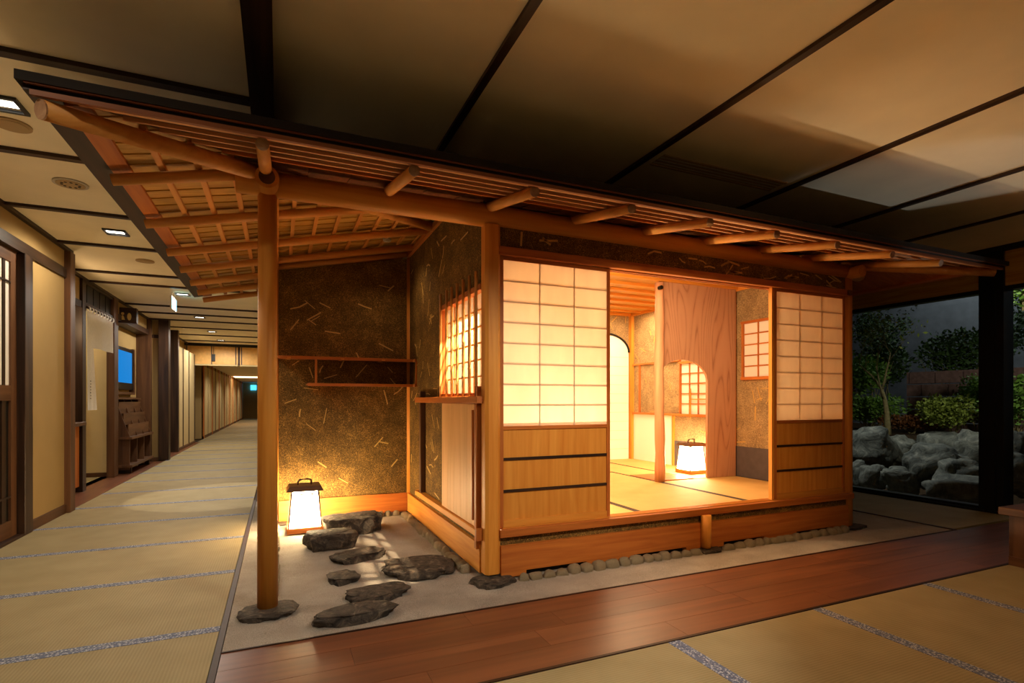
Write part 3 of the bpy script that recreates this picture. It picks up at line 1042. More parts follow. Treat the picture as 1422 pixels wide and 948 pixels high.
# thin roof boards, front slope then side slopes
n = 56
for i in range(n):
    x0 = EX + 0.10 + (EXR - EX - 0.20) * i / n
    x1 = EX + 0.10 + (EXR - EX - 0.20) * (i + 1) / n
    yt0 = min(3.36 if x0 > 1.2 else 4.35, EY + min(x0 - EX, EXR - x0))
    yt1 = min(3.36 if x1 > 1.2 else 4.35, EY + min(x1 - EX, EXR - x1))
    o_ = 0.004 * (i % 2)
    p = [(x0, EY + 0.045), (x1 - 0.0015, EY + 0.045), (x1 - 0.0015, yt1), (x0, yt0)]
    MB().hexa([(x, y, zf(y) + 0.046 + o_) for x, y in p] + [(x, y, zf(y) + 0.056 + o_) for x, y in p]).build('roof_shingle', 'eave_y', roof)
n = 34
for i in range(n):
    y0 = EY + 0.12 + (6.38 - EY - 0.12) * i / n
    y1 = EY + 0.12 + (6.38 - EY - 0.12) * (i + 1) / n - 0.0015
    x0_ = min(1.158, EX + (y0 - EY))
    x1_ = min(1.158, EX + (y1 - EY))
    p = [(EX + 0.12, y0), (x0_, y0), (x1_, y1 + 0.006), (EX + 0.12, y1 + 0.006)]
    dz = (0.0, 0.0, 0.006, 0.006)       # each board laps a little over the next
    MB().hexa([(x, y, zl(x) + 0.044 + d) for (x, y), d in zip(p, dz)] + [(x, y, zl(x) + 0.050 + d) for (x, y), d in zip(p, dz)]).build('roof_shingle', 'shingle_x', roof)
n = 30
for i in range(n):
    y0 = EY + 0.12 + (6.38 - EY - 0.12) * i / n
    y1 = EY + 0.12 + (6.38 - EY - 0.12) * (i + 1) / n - 0.0015
    xa = max(4.44, EXR - (y0 - EY))
    xb = max(4.44, EXR - (y1 - EY))
    p = [(xa, y0), (EXR - 0.06, y0), (EXR - 0.06, y1), (xb, y1)]
    MB().hexa([(x, y, zr(x) + 0.046) for x, y in p] + [(x, y, zr(x) + 0.056) for x, y in p]).build('roof_shingle', 'cedar_x', roof)


# ---- straw pressed into the plaster
def straws(parent, fn, rect, count, seed, lmin=0.07, lmax=0.16, wid=0.010, avoid=()):
    r = random.Random(seed)
    m = MB()
    u0, u1, v0, v1 = rect
    made = 0
    while made < count:
        u, v = r.uniform(u0, u1), r.uniform(v0, v1)
        L = r.uniform(lmin, lmax)
        a = r.uniform(0, math.pi)
        bend = r.choice((0, 0, 0, r.uniform(-0.5, 0.5)))
        pts = [(u, v)]
        for s in range(2):
            pts.append((pts[-1][0] + math.cos(a) * L / 2, pts[-1][1] + math.sin(a) * L / 2))
            a += bend
        if any(not (u0 < p[0] < u1 and v0 < p[1] < v1) for p in pts):
            continue
        if any(q[0] < p[0] < q[1] and q[2] < p[1] < q[3] for p in pts for q in avoid):
            continue
        w = wid * r.uniform(0.6, 1.3)
        for (ua, va), (ub, vb) in zip(pts, pts[1:]):
            d = math.hypot(ub - ua, vb - va)
            nu, nv = -(vb - va) / d * w / 2, (ub - ua) / d * w / 2
            q = [(ua + nu, va + nv), (ub + nu, vb + nv), (ub - nu, vb - nv), (ua - nu, va - nv)]
            m.hexa([fn(x, y, 0.0) for x, y in q] + [fn(x, y, 0.0022) for x, y in q])
        made += 1
    return m.build('straw', 'straw', parent, kind='stuff')


# ---- porch back wall
m = MB()
m.prism([(-0.045, 0.20), (1.165, 0.20), (1.165, 2.50), (-0.045, 2.26)], lambda u, v, w: (u, w, v), YB, YB + 0.07)
wb = m.build('porch_wall', 'earth_wall', tea)
straws(wb, lambda u, v, d: (u, YB - d, v), (0.02, 1.12, 0.22, 2.22), 34, 3)
box('foundation_board', 'cedar_x', -0.005, 1.146, YB - 0.022, YB + 0.03, 0.018, 0.20, tea)
# ---- side wall with window and low crawl-through entrance
m = MB()
X1 = 1.25
m.box(XS, X1, 3.12, 3.14, 0.26, 1.80)
m.box(XS, X1, 4.03, 5.17, 0.20, 2.50)
m.box(XS, X1, 3.12, 4.03, 1.80, 2.50)
m.box(XS, X1, 3.14, 4.03, 0.20, 1.13)
m.box(XS, X1, 5.27, 6.16, 0.0, 2.50)
ws = m.build('side_wall', 'earth_wall', tea)
straws(ws, lambda u, v, d: (XS - d, u, v), (3.15, 5.13, 0.25, 2.45), 46, 11, avoid=((3.0, 4.1, 0.2, 2.0),))
box('wall_plate', 'cedar_y', XS - 0.028, XS + 0.05, 3.12, 5.17, 2.50, 2.545, tea)
box('foundation_board', 'hinoki_y', XS - 0.024, XS + 0.03, 3.125, 5.16, 0.022, 0.198, tea)
# entrance frame and its sliding board
en = box('entrance_head_rail', 'cedar_y', XS - 0.062, XS, 3.07, 4.70, 1.082, 1.128, tea, bevel=0.003)
box('entrance_sill_rail', 'hinoki_y', XS - 0.055, XS, 3.085, 4.72, 0.255, 0.298, tea, bevel=0.003)
box('rail_end', 'cedar_z', XS - 0.062, XS - 0.02, 3.075, 3.10, 0.235, 0.31, tea)
box('jamb', 'walnut_z', XS - 0.045, XS, 4.555, 4.605, 0.298, 1.18, tea, bevel=0.003)
box('jamb', 'cedar_z', XS - 0.045, XS, 3.130, 3.165, 0.17, 1.082, tea, bevel=0.003)
box('jamb_peg', 'cedar_z', XS - 0.045, XS - 0.005, 3.13, 3.16, 1.128, 1.19, tea)
eb = tag(MB().box(XS - 0.030, XS - 0.003, 3.175, 3.925, 0.300, 1.080).build('entrance_board', 'hinoki_z', origin=(XS - 0.015, 3.55, 0.3)),
         'pale wooden sliding board closing the low crawl-through entrance', 'sliding door')
yy = 3.925
for w_ in (0.145, 0.15, 0.155, 0.145, 0.148):
    box('board', 'pale_z', XS - 0.0345, XS - 0.0300, yy - w_ + 0.002, yy, 0.302, 1.078, eb)
    yy -= w_
box('pull_batten', 'cedar_z', XS - 0.046, XS - 0.0346, 3.20, 3.215, 0.34, 1.04, eb)

# ---- side window: shoji behind a row of bamboo
wf = box('window_head', 'cedar_y', XS - 0.022, XS + 0.03, 3.122, 4.05, 1.795, 1.832, tea)
box('window_jamb', 'cedar_z', XS - 0.022, XS + 0.03, 3.985, 4.035, 1.13, 1.795, wf)
box('window_sill', 'cedar_y', XS - 0.02, XS + 0.03, 3.122, 4.05, 1.128, 1.15, wf)
for i in range(1, 6):
    z = 1.15 + (1.795 - 1.15) * i / 6
    box('glazing_bar', 'hinoki_y', XS + 0.014, XS + 0.022, 3.125, 3.985, z - 0.005, z + 0.005, wf)
for i in range(1, 4):
    y = 3.125 + 0.86 * i / 4
    box('glazing_bar', 'hinoki_z', XS + 0.014, XS + 0.022, y - 0.004, y + 0.004, 1.15, 1.795, wf)
for i in range(6):
    for j in range(4):
        z0, z1 = 1.15 + 0.645 * i / 6, 1.15 + 0.645 * (i + 1) / 6
        y0, y1 = 3.125 + 0.86 * j / 4, 3.125 + 0.86 * (j + 1) / 4
        MB().add([(XS + 0.024, y0, z0), (XS + 0.024, y1, z0), (XS + 0.024, y1, z1), (XS + 0.024, y0, z1)], [(0, 1, 2, 3)]).build('paper_pane', 'thin_paper', wf)
for i, y in enumerate((3.99, 3.83, 3.70, 3.572, 3.436, 3.31, 3.18)):
    pts, rad = [], []
    z = 1.13
    r0 = 0.0105
    zn = 1.13 + 0.08 + 0.05 * (i % 3)
    zs = [1.13]
    while zn < 1.90:
        zs += [zn - 0.006, zn, zn + 0.006]
        zn += 0.235
    zs.append(1.922)
    for q, zz in enumerate(zs):
        pts.append((XS - 0.026, y, zz))
        rad.append(r0 * (1.25 if (q % 3 == 2 and 0 < q < len(zs) - 1) else 1.0))
    MB().tube(pts, rad, 10).build('bamboo_bar', 'bamboo', wf, smooth=True)

# ---- corner shelf in the porch
sh = box('hanging_shelf', 'cedar_x', -0.02, XS, 4.94, 4.965, 1.462, 1.487, tea)
box('shelf_board', 'cedar_x', -0.02, XS, 4.965, YB, 1.474, 1.484, sh)
box('lower_rail', 'cedar_x', 0.225, XS, 4.94, 4.965, 1.228, 1.253, sh)
box('lower_board', 'cedar_x', 0.225, XS, 4.965, YB, 1.240, 1.250, sh)
box('hanger', 'cedar_z', 0.285, 0.303, 4.945, 4.960, 1.253, 1.462, sh)
box('hanger', 'cedar_z', XS - 0.012, XS, 4.87, 4.885, 1.228, 1.487, sh)
box('rail_return', 'cedar_y', XS - 0.022, XS, 4.87, 4.94, 1.462, 1.487, sh)
box('rail_return', 'cedar_y', XS - 0.022, XS, 4.87, 4.94, 1.228, 1.253, sh)
for x in (0.06, 0.5, 0.86):
    box('cross_peg', 'hinoki_y', x, x + 0.03, 4.93, 5.15, 1.466, 1.474, sh)
    if x > 0.2:
        box('cross_peg', 'hinoki_y', x, x + 0.03, 4.93, 5.15, 1.232, 1.240, sh)

# ---- front
m = MB().box(1.25, 4.478, YFR + 0.02, YFR + 0.085, 2.04, 2.20)
wfr = m.build('front_wall', 'earth_wall', tea)
straws(wfr, lambda u, v, d: (u, YFR + 0.02 - d, v), (1.27, 4.45, 2.06, 2.17), 26, 5, 0.06, 0.14, 0.011)
box('lintel', 'cedar_x', 1.235, 4.515, YFR - 0.012, YFR + 0.10, 2.0, 2.052, tea, bevel=0.003)
for y in (0.03, 0.06):
    box('lintel_groove', 'cedar_x', 2.07, 3.58, YFR + y, YFR + y + 0.012, 1.992, 2.0, tea)
box('lintel_end', 'walnut_x', 4.46, 4.515, YFR - 0.022, YFR - 0.012, 2.005, 2.045, tea)
box('sill', 'cedar_x', 1.24, 4.535, YFR - 0.025, YFR + 0.11, 0.256, 0.304, tea, bevel=0.003)
for y in (0.012, 0.034, 0.056, 0.078):
    box('sill_track', 'hinoki_x', 1.27, 4.47, YFR + y, YFR + y + 0.008, 0.304, 0.310, tea)
m = MB().box(1.25, 4.478, YFR + 0.012, YFR + 0.07, 0.20, 0.256)
m.build('sill_plaster', 'earth_wall', tea)
m = MB().box(1.25, 4.478, YFR - 0.012, YFR + 0.03, 0.038, 0.203)
vents = ((1.42, 1.86), (2.24, 2.70), (3.06, 3.48), (3.84, 4.28))
x = 1.25
for a, b in vents:
    m.box(x, a, YFR - 0.012, YFR + 0.03, 0.008, 0.038)
    x = b
m.box(x, 4.478, YFR - 0.012, YFR + 0.03, 0.008, 0.038)
m.build('foundation_board', 'cedar_x', tea)
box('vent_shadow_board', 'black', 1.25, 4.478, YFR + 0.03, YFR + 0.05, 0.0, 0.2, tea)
box('jamb', 'hinoki_z', 3.598, 3.622, YFR + 0.018, YFR + 0.05, 0.304, 2.0, tea)

# ---- room shell
box('room_floor', 'slab', 1.25, 4.56, YFR + 0.115, 6.16, 0.20, 0.259, tea)
m = MB().box(1.25, 4.56, 6.08, 6.16, 0.26, 2.32)
rb = m.build('room_back_wall', 'room_wall', tea)
straws(rb, lambda u, v, d: (u, 6.08 - d, v), (2.9, 4.44, 2.05, 2.28), 8, 21)
m = MB().box(4.47, 4.56, YFR + 0.10, 6.08, 0.0, 2.32)
rr = m.build('room_right_wall', 'room_wall', tea)
straws(rr, lambda u, v, d: (4.47 - d, u, v), (3.2, 6.04, 0.64, 2.25), 44, 22, avoid=((3.3, 4.2, 1.25, 2.0), (4.55, 5.15, 0.9, 1.6), (5.15, 6.1, 0.3, 0.95)))
box('room_ceiling', 'shingle_x', 1.25, 4.47, YFR + 0.10, 6.08, 2.302, 2.32, tea)
for y in (3.36, 3.65, 3.94, 4.20, 4.47, 4.73, 4.98, 5.25, 5.54, 5.85):
    box('ceiling_batten', 'hinoki_x', 1.25, 4.47, y - 0.012, y + 0.012, 2.274, 2.302, tea)
box('cornice', 'hinoki_y', 4.445, 4.47, YFR + 0.1, 6.08, 2.262, 2.302, tea)
box('cornice', 'hinoki_x', 1.25, 4.445, 6.055, 6.08, 2.262, 2.302, tea)
# room mats
for xa, xb, ya, yb in ((1.27, 2.375, 3.15, 4.98), (2.375, 3.43, 3.15, 4.98), (3.43, 4.465, 3.15, 4.22)):
    tatami(xa, xb, ya, yb, 'x', 'border_brown', 'tatami_room', 0.30, parent=tea, w=0.026, th=0.04)
tatami(3.90, 4.465, 4.24, 6.07, 'x', 'border_brown', 'tatami_room', 0.30, parent=tea, w=0.026, edges=(True, False), th=0.04)
tatami(1.27, 3.43, 4.99, 6.07, 'y', 'border_brown', 'tatami_room', 0.30, parent=tea, w=0.026, th=0.04)
tatami(3.44, 3.89, 4.72, 6.07, 'y', 'border_brown', 'tatami_room', 0.30, parent=tea, w=0.026, edges=(False, False), th=0.04)
box('hearth_board', 'cedar_x', 3.44, 3.895, 4.26, 4.70, 0.262, 0.303, tea)
# corner posts and rails on the right wall
box('room_post', 'hinoki_z', 4.425, 4.47, 6.02, 6.08, 0.30, 2.262, tea)
box('room_post', 'hinoki_z', 4.44, 4.47, 4.235, 4.275, 0.30, 2.262, tea)
box('wall_rail', 'cedar_y', 4.445, 4.47, 5.09, 6.02, 1.578, 1.600, tea)
box('wall_rail', 'cedar_y', 4.435, 4.47, 4.28, 6.02, 0.915, 0.940, tea)
box('wall_stud', 'cedar_z', 4.452, 4.47, 5.872, 5.898, 0.940, 1.578, tea)
box('wall_stud', 'hinoki_z', 4.445, 4.47, 5.195, 5.225, 0.30, 0.915, tea)
box('paper_dado', 'white_paper', 4.464, 4.47, 5.225, 6.02, 0.30, 0.915, tea)
box('grey_dado', 'grey_dado', 4.462, 4.47, 4.275, 5.195, 0.30, 0.608, tea)
box('grey_dado', 'grey_dado', 4.462, 4.47, YFR + 0.10, 4.235, 0.30, 0.616, tea)


def wall_window(name, y0, y1, z0, z1, nc, nr, extra=False):
    w = box(name, 'cedar_y', 4.440, 4.47, y0 - 0.02, y1 + 0.03, z0 - 0.03, z0, tea)
    box('window_head', 'cedar_y', 4.440, 4.47, y0 - 0.02, y1 + 0.03, z1, z1 + 0.025, w)
    for yy in (y0 - 0.022, y1):
        box('window_jamb', 'cedar_z', 4.443, 4.47, yy, yy + 0.022, z0, z1, w)
    for i in range(nr):
        for j in range(nc):
            box('paper_pane', 'white_paper', 4.464, 4.4695, y0 + (y1 - y0) * j / nc, y0 + (y1 - y0) * (j + 1) / nc, z0 + (z1 - z0) * i / nr, z0 + (z1 - z0) * (i + 1) / nr, w)
    for i in range(1, nr):
        z = z0 + (z1 - z0) * i / nr
        box('glazing_bar', 'cedar_y', 4.454, 4.464, y0, y1, z - 0.006, z + 0.006, w)
    for j in range(1, nc):
        y = y0 + (y1 - y0) * j / nc
        box('glazing_bar', 'cedar_z', 4.452, 4.464, y - 0.006, y + 0.006, z0, z1, w)
    if extra:
        box('latch_bar', 'hinoki_y', 4.446, 4.454, y0, y0 + (y1 - y0) * 0.75, z0 + 0.17, z0 + 0.182, w)
        box('latch_bar', 'hinoki_z', 4.446, 4.454, y0 + (y1 - y0) * 0.70, y0 + (y1 - y0) * 0.72, z0 - 0.05, z0 + 0.3, w)
    return w


wall_window('low_window', 4.50, 5.07, 0.94, 1.545, 4, 5, True)
wall_window('high_window', 3.40, 4.12, 1.345, 1.90, 4, 5)
# arched paper door in the back wall
ap = [(3.66, 0.30)] + [(4.035 - 0.375 * math.cos(a), 1.76 + 0.245 * math.sin(a)) for a in [math.pi * i / 20 for i in range(21)]] + [(4.41, 0.30)]
ad = MB().prism(ap, lambda u, v, w: (u, w, v), 6.062, 6.0795).build('arched_paper_door', 'white_paper', tea)
MB().tube([(u, 6.055, v) for u, v in ap[1:-1]], 0.014, 8).build('lacquered_rim', 'black', ad, smooth=True)
for i in range(11):
    z = 0.44 + i * 0.125
    box('paper_fold', 'pale_plaster', 3.67, 4.40, 6.0605, 6.062, z, z + 0.003, ad)
# sleeve board with an arched cut-out, and the natural log post before it
BYL = 4.215
arch = [(3.735 + 0.318 * math.cos(a), 1.30 + 0.212 * math.sin(a)) for a in [math.pi * 0.79 * i / 22 for i in range(23)]]
poly = [(3.47, 2.30), (3.47, arch[-1][1] - 0.02)] + list(reversed(arch)) + [(4.053, 0.303), (4.44, 0.303), (4.44, 2.30)]
MB().prism(poly, lambda u, v, w: (u, w, v), BYL, BYL + 0.028).build('sleeve_board', 'figured_board', tea)
pts, rad = [], []
for i in range(15):
    z = 0.302 + 1.96 * i / 14
    pts.append((3.433 + 0.010 * math.sin(z * 4.1), 4.215 + 0.008 * math.cos(z * 3.3), z))
    rad.append(0.050 - 0.007 * i / 14 + 0.004 * math.sin(i * 2.3))
MB().tube(pts, rad, 14).build('natural_log_post', 'log_bark', tea, smooth=True)
MB().tube([(3.40, 4.14, 2.2), (3.40, 4.18, 2.2)], 0.02, 10).build('small_spot_lamp', 'black_metal', tea)
box('hidden_line_lamp', 'fixture_white', 1.4, 4.3, YFR + 0.15, YFR + 0.23, 2.19, 2.302, tea)


pl_ = thing('porch_lamp', 'small round white lamp under the porch roof by the earthen wall', 'lamp', (0.86, 4.68, zl(0.86) - 0.02))
MB().tube([(0.86, 4.68, zl(0.86) + 0.010), (0.86, 4.68, zl(0.86) + 0.034)], 0.035, 20).build('housing', 'fixture_white', pl_, smooth=True)
MB().tube([(0.86, 4.68, zl(0.86) + 0.004), (0.86, 4.68, zl(0.86) + 0.012)], 0.026, 20).build('lens', 'fixture_white', pl_, smooth=True)
light('porch_lamp_light', 'SPOT', (0.86, 4.68, zl(0.86) - 0.01), 7, WARM, 0.025, aim=(0.86, 4.68, 0), spot=130, blend=0.8)

# ------------------------------------------------------------------ sliding shoji doors
def shoji(x0, x1, y, label):
    zb, zt, zp = 0.311, 1.998, 0.940
    t = thing('shoji_door', label, 'sliding door', ((x0 + x1) / 2, y, zb))
    st = 0.026
    for xa in (x0, x1 - st):
        box('stile', 'cedar_z', xa, xa + st, y, y + 0.026, zb, zt, t, bevel=0.002)
    box('bottom_rail', 'hinoki_x', x0 + st, x1 - st, y + 0.001, y + 0.025, zb, zb + 0.04, t)
    box('middle_rail', 'cedar_x', x0 + st, x1 - st, y + 0.001, y + 0.025, zp - 0.022, zp, t)
    box('top_rail', 'cedar_x', x0 + st, x1 - st, y + 0.001, y + 0.025, zt - 0.022, zt, t)
    a, b = x0 + st, x1 - st
    zs = [zb + 0.04, 0.534, 0.734, zp - 0.022]
    for i in range(3):
        box('panel', 'hinoki_z', a, b, y + 0.010, y + 0.018, zs[i], zs[i + 1], t)
    for z in zs[1:3]:
        box('dark_strip', 'dark_x', a, b, y + 0.002, y + 0.010, z - 0.0085, z + 0.0085, t)
    z0, z1 = zp, zt - 0.022
    nc, nr = 3, 8
    ye = y + 0.004
    for i in range(nr):
        for j in range(nc):
            xa, xb = a + (b - a) * j / nc, a + (b - a) * (j + 1) / nc
            za, zc = z0 + (z1 - z0) * i / nr, z0 + (z1 - z0) * (i + 1) / nr
            MB().add([(xa, ye, za), (xb, ye, za), (xb, ye, zc), (xa, ye, zc)], [(0, 1, 2, 3)]).build('paper_pane', 'shoji_paper', t)
    for i in range(1, nr):
        z = z0 + (z1 - z0) * i / nr
        box('muntin', 'hinoki_x', a, b, ye + 0.0008, ye + 0.005, z - 0.0035, z + 0.0035, t)
    for j in range(1, nc):
        xx = a + (b - a) * j / nc
        box('muntin', 'hinoki_z', xx - 0.0035, xx + 0.0035, ye + 0.0008, ye + 0.006, z0, z1, t)
    return t


shoji(1.252, 2.066, YFR + 0.018, 'bright glowing shoji door with wooden wainscot beside the corner post')
shoji(3.627, 4.474, YFR + 0.018, 'dimmer shoji door with wooden wainscot beside the garden-side post')


# ------------------------------------------------------------------ paper lanterns
def lantern(loc, label, s=1.0, rz=0.0):
    t = thing('paper_lantern', label, 'lantern', loc, rz=rz)
    x, y, z = loc

    def ring(a, b, h):
        return [(x - a, y - b, z + h), (x + a, y - b, z + h), (x + a, y + b, z + h), (x - a, y + b, z + h)]
    a0, a1 = 0.135 * s, 0.108 * s
    MB().hexa(ring(0.142 * s, 0.142 * s, 0.0) + ring(0.142 * s, 0.142 * s, 0.045 * s)).build('base', 'cedar_x', t, bevel=0.003)
    hb, ht = 0.045 * s, 0.345 * s
    MB().hexa(ring(a0 - 0.01, a0 - 0.01, hb) + ring(a1 - 0.008, a1 - 0.008, ht)).build('paper_shade', 'lantern_paper', t)
    for sx in (-1, 1):
        for sy in (-1, 1):
            MB().bar((x + sx * (a0 - 0.006), y + sy * (a0 - 0.006), z + hb), (x + sx * (a1 - 0.005), y + sy * (a1 - 0.005), z + ht), 0.012 * s, 0.012 * s, up=(1, 0, 0)).build('corner_post', 'walnut_z', t)
    hm = 0.318 * s
    am = a1 + 0.001
    for p, q in (((-1, -1), (1, -1)), ((1, -1), (1, 1)), ((1, 1), (-1, 1)), ((-1, 1), (-1, -1))):
        MB().bar((x + p[0] * am, y + p[1] * am, z + hm), (x + q[0] * am, y + q[1] * am, z + hm), 0.008 * s, 0.010 * s).build('rail', 'walnut_x', t)
    MB().hexa(ring(0.145 * s, 0.135 * s, 0.345 * s) + ring(0.122 * s, 0.112 * s, 0.385 * s)).build('cap', 'walnut_x', t, bevel=0.002)
    arc = [(x - 0.052 * s, y, z + 0.385 * s), (x - 0.052 * s, y, z + 0.410 * s), (x - 0.035 * s, y, z + 0.428 * s), (x + 0.02 * s, y, z + 0.432 * s), (x + 0.052 * s, y, z + 0.426 * s), (x + 0.054 * s, y, z + 0.385 * s)]
    MB().tube(arc, 0.008 * s, 8).build('handle', 'walnut_x', t, smooth=True)
    return t


lantern((0.197, 4.86, 0.0), 'glowing white paper lantern standing on the sand by the porch wall')
lantern((4.185, 4.60, 0.302), 'glowing paper lantern on the tatami behind the arched board', 0.86)


# ------------------------------------------------------------------ stones
def rock_mesh(seed, sx, sy, sz, sub=3, rough=0.28, flat=0.0, edge=2.6):
    bm = bmesh.new()
    bmesh.ops.create_icosphere(bm, subdivisions=sub, radius=1.0)
    off = Vector((seed * 3.7, seed * 1.3, seed * 7.1))
    for v in bm.verts:
        d = v.co.normalized()
        k = 1.0 + rough * noise.noise(d * 1.1 + off) + rough * 0.55 * noise.noise(d * edge + off) + rough * 0.26 * noise.noise(d * 6.0 + off) + rough * 0.12 * noise.noise(d * 14.0 + off)
        # squarer shoulders than a ball
        e = 0.72
        p = Vector([math.copysign(abs(c) ** e, c) for c in d]) * k
        if flat and p.z > flat:
            p.z = flat + (p.z - flat) * 0.22
        v.co = Vector((p.x * sx, p.y * sy, p.z * sz))
    me = bpy.data.meshes.new('stone')
    bm.to_mesh(me)
    bm.free()
    for p in me.polygons:
        p.use_smooth = True
    return me


def rock(name, loc, dims, seed, label, cat='stone', mat='dark_stone', rz=0.0, group=None, **kw):
    kw.setdefault('sub', 4)
    kw.setdefault('rough', 0.34)
    me = rock_mesh(seed, dims[0] / 2 / 1.05, dims[1] / 2 / 1.05, dims[2] / 2 * 1.0, **kw)
    me.materials.append(MATS[mat])
    o = bpy.data.objects.new(name, me)
    o.location = loc
    o.rotation_euler = (0, 0, rz)
    COL.objects.link(o)
    return tag(o, label, cat, group)


rock('stepping_stone', (0.580, 4.66, 0.055), (0.46, 0.36, 0.25), 1, 'tall dark boulder step beside the lantern under the porch wall', flat=0.55)
rock('stepping_stone', (0.365, 4.22, 0.05), (0.35, 0.29, 0.21), 2, 'rounded dark block step in front of the lantern', flat=0.55)
rock('stepping_stone', (0.52, 3.83, 0.02), (0.36, 0.22, 0.11), 3, 'narrow wedge-shaped dark stepping stone behind the oval flat one', flat=0.3, rz=0.3)
rock('stepping_stone', (0.36, 3.42, 0.01), (0.21, 0.21, 0.085), 4, 'smallest brownish stepping stone among the porch stones', flat=0.3)
rock('stepping_stone', (0.845, 3.40, 0.02), (0.44, 0.36, 0.11), 5, 'broad flat oval stepping stone nearest the entrance board', flat=0.3, rz=-0.2)
rock('stepping_stone', (0.50, 3.06, 0.012), (0.37, 0.24, 0.085), 6, 'smooth low pointed grey stepping stone in the porch sand', flat=0.3, rz=0.25)
rock('stepping_stone', (0.355, 2.80, 0.015), (0.43, 0.19, 0.11), 17, 'long rough dark stepping stone along the edge of the wooden walk', flat=0.4, rz=0.12)
rock('base_stone', (-0.055, 3.02, 0.0), (0.28, 0.24, 0.085), 8, 'round grey base stone under the free-standing porch post', flat=0.35)
rock('base_stone', (1.20, 3.00, 0.0), (0.29, 0.22, 0.105), 9, 'dark angular base stone under the tea house corner post', flat=0.35, rz=0.3)
rock('base_stone', (2.87, 2.99, 0.0), (0.24, 0.13, 0.07), 10, 'dark low base stone under the short strut of the front sill', flat=0.35)
rock('base_stone', (4.55, 3.04, 0.0), (0.28, 0.16, 0.07), 11, 'dark low base stone under the garden-side post', flat=0.35)
rock('base_stone', (1.13, 5.14, 0.0), (0.13, 0.10, 0.06), 12, 'small grey base stone in the inner corner of the porch', flat=0.35)
rock('base_stone', (-0.04, 5.16, 0.0), (0.2, 0.14, 0.08), 13, 'small grey base stone behind the lantern at the wall end', flat=0.35)
peb = []
for i in range(6):
    me = rock_mesh(30 + i, 0.5, 0.5, 0.5, sub=2, rough=0.35)
    me.materials.append(MATS['pale_stone'])
    peb.append(me)


def pebble_row(p, q, n, label, group, seed, big=0.095):
    r = random.Random(seed)
    p, q = Vector(p), Vector(q)
    L = (q - p).length
    pos = 0.0
    d = (q - p).normalized()
    while pos < L - 0.04:
        w = r.uniform(0.6, 1.12) * big
        o = bpy.data.objects.new('pebble', r.choice(peb))
        c = p + d * (pos + w / 2)
        o.location = (c.x, c.y, 0.004)
        a = math.atan2(d.y, d.x)
        o.scale = (w * 0.98, big * r.uniform(0.6, 0.8), 0.075 * r.uniform(0.8, 1.2))
        o.rotation_euler = (0, 0, a + r.uniform(-0.15, 0.15))
        COL.objects.link(o)
        tag(o, label, 'pebble', group)
        pos += w * 1.10


pebble_row((1.345, 2.968, 0), (2.74, 2.968, 0), 16, 'pale pebble in the row under the front board between corner post and strut', 'pebbles under the front board', 1)
pebble_row((3.0, 2.968, 0), (4.38, 2.968, 0), 16, 'pale pebble in the row under the front board past the strut', 'pebbles under the front board past the strut', 2)
pebble_row((1.098, 3.22, 0), (1.098, 5.06, 0), 24, 'pale pebble in the row along the side foundation under the entrance', 'pebbles along the side foundation', 3)
pebble_row((0.78, 5.145, 0), (1.06, 5.145, 0), 4, 'pale pebble in the short row under the porch back board', 'pebbles under the porch back board', 4)
pebble_row((-0.03, 3.25, 0), (-0.03, 5.05, 0), 22, 'pale pebble in the row running back from the free-standing post', 'pebbles along the open porch side', 5, 0.085)

# ------------------------------------------------------------------ low wooden bench by the wall of glass
t = thing('wooden_bench', 'low reddish wooden box bench with a thick projecting top on the front mats', 'bench', (5.0, 1.2, 0))
box('top', 'walnut_y', 4.435, 5.5, 0.45, 1.965, 0.335, 0.385, t, bevel=0.004)
box('plinth', 'walnut_y', 4.475, 5.46, 0.50, 1.925, 0.0, 0.06, t)
for i in range(8):
    y0 = 0.50 + i * 1.425 / 8
    box('board', 'walnut_z', 4.48, 5.455, y0 + 0.001, y0 + 1.425 / 8 - 0.001, 0.06, 0.335, t)

# ------------------------------------------------------------------ night garden behind the glass
m = MB()
n1, n2 = 40, 40
vs, fs = [], []
for i in range(n1 + 1):
    for j in range(n2 + 1):
        x = XG + 0.12 + i * (13.5 - XG - 0.12) / n1
        y = -4 + j * 16 / n2
        z = -0.22 + max(0.0, min(1.0, (x - 8.7) / 0.45)) * 0.76 + 0.05 * noise.noise((x * 1.4, y * 1.4, 2.0))
        vs.append((x, y, z))
fs = [(i * (n2 + 1) + j, (i + 1) * (n2 + 1) + j, (i + 1) * (n2 + 1) + j + 1, i * (n2 + 1) + j + 1) for i in range(n1) for j in range(n2)]
gg = m.add(vs, fs).build('garden_ground', 'earth', smooth=True)
struct(gg)
struct(box('garden_wall', 'garden_render', 13.2, 13.4, -4, 12, -0.2, 6.0))
pond = box('pond_water', 'water', XG + 0.12, 7.25, -4.0, 2.9, -0.2, -0.14)
tag(pond, 'still dark pond water just outside the glass wall', 'water', kind='stuff')


def gpt(u, v, x):      # pixel to a point on the plane X = x
    a, b = (u - 711) / F_PX, -(v - HORIZON) / F_PX
    dx, dy = math.sin(YAW) + a * math.cos(YAW), math.cos(YAW) - a * math.sin(YAW)
    k_ = x / dx
    return Vector((x, dy * k_, 1.1 + b * k_))


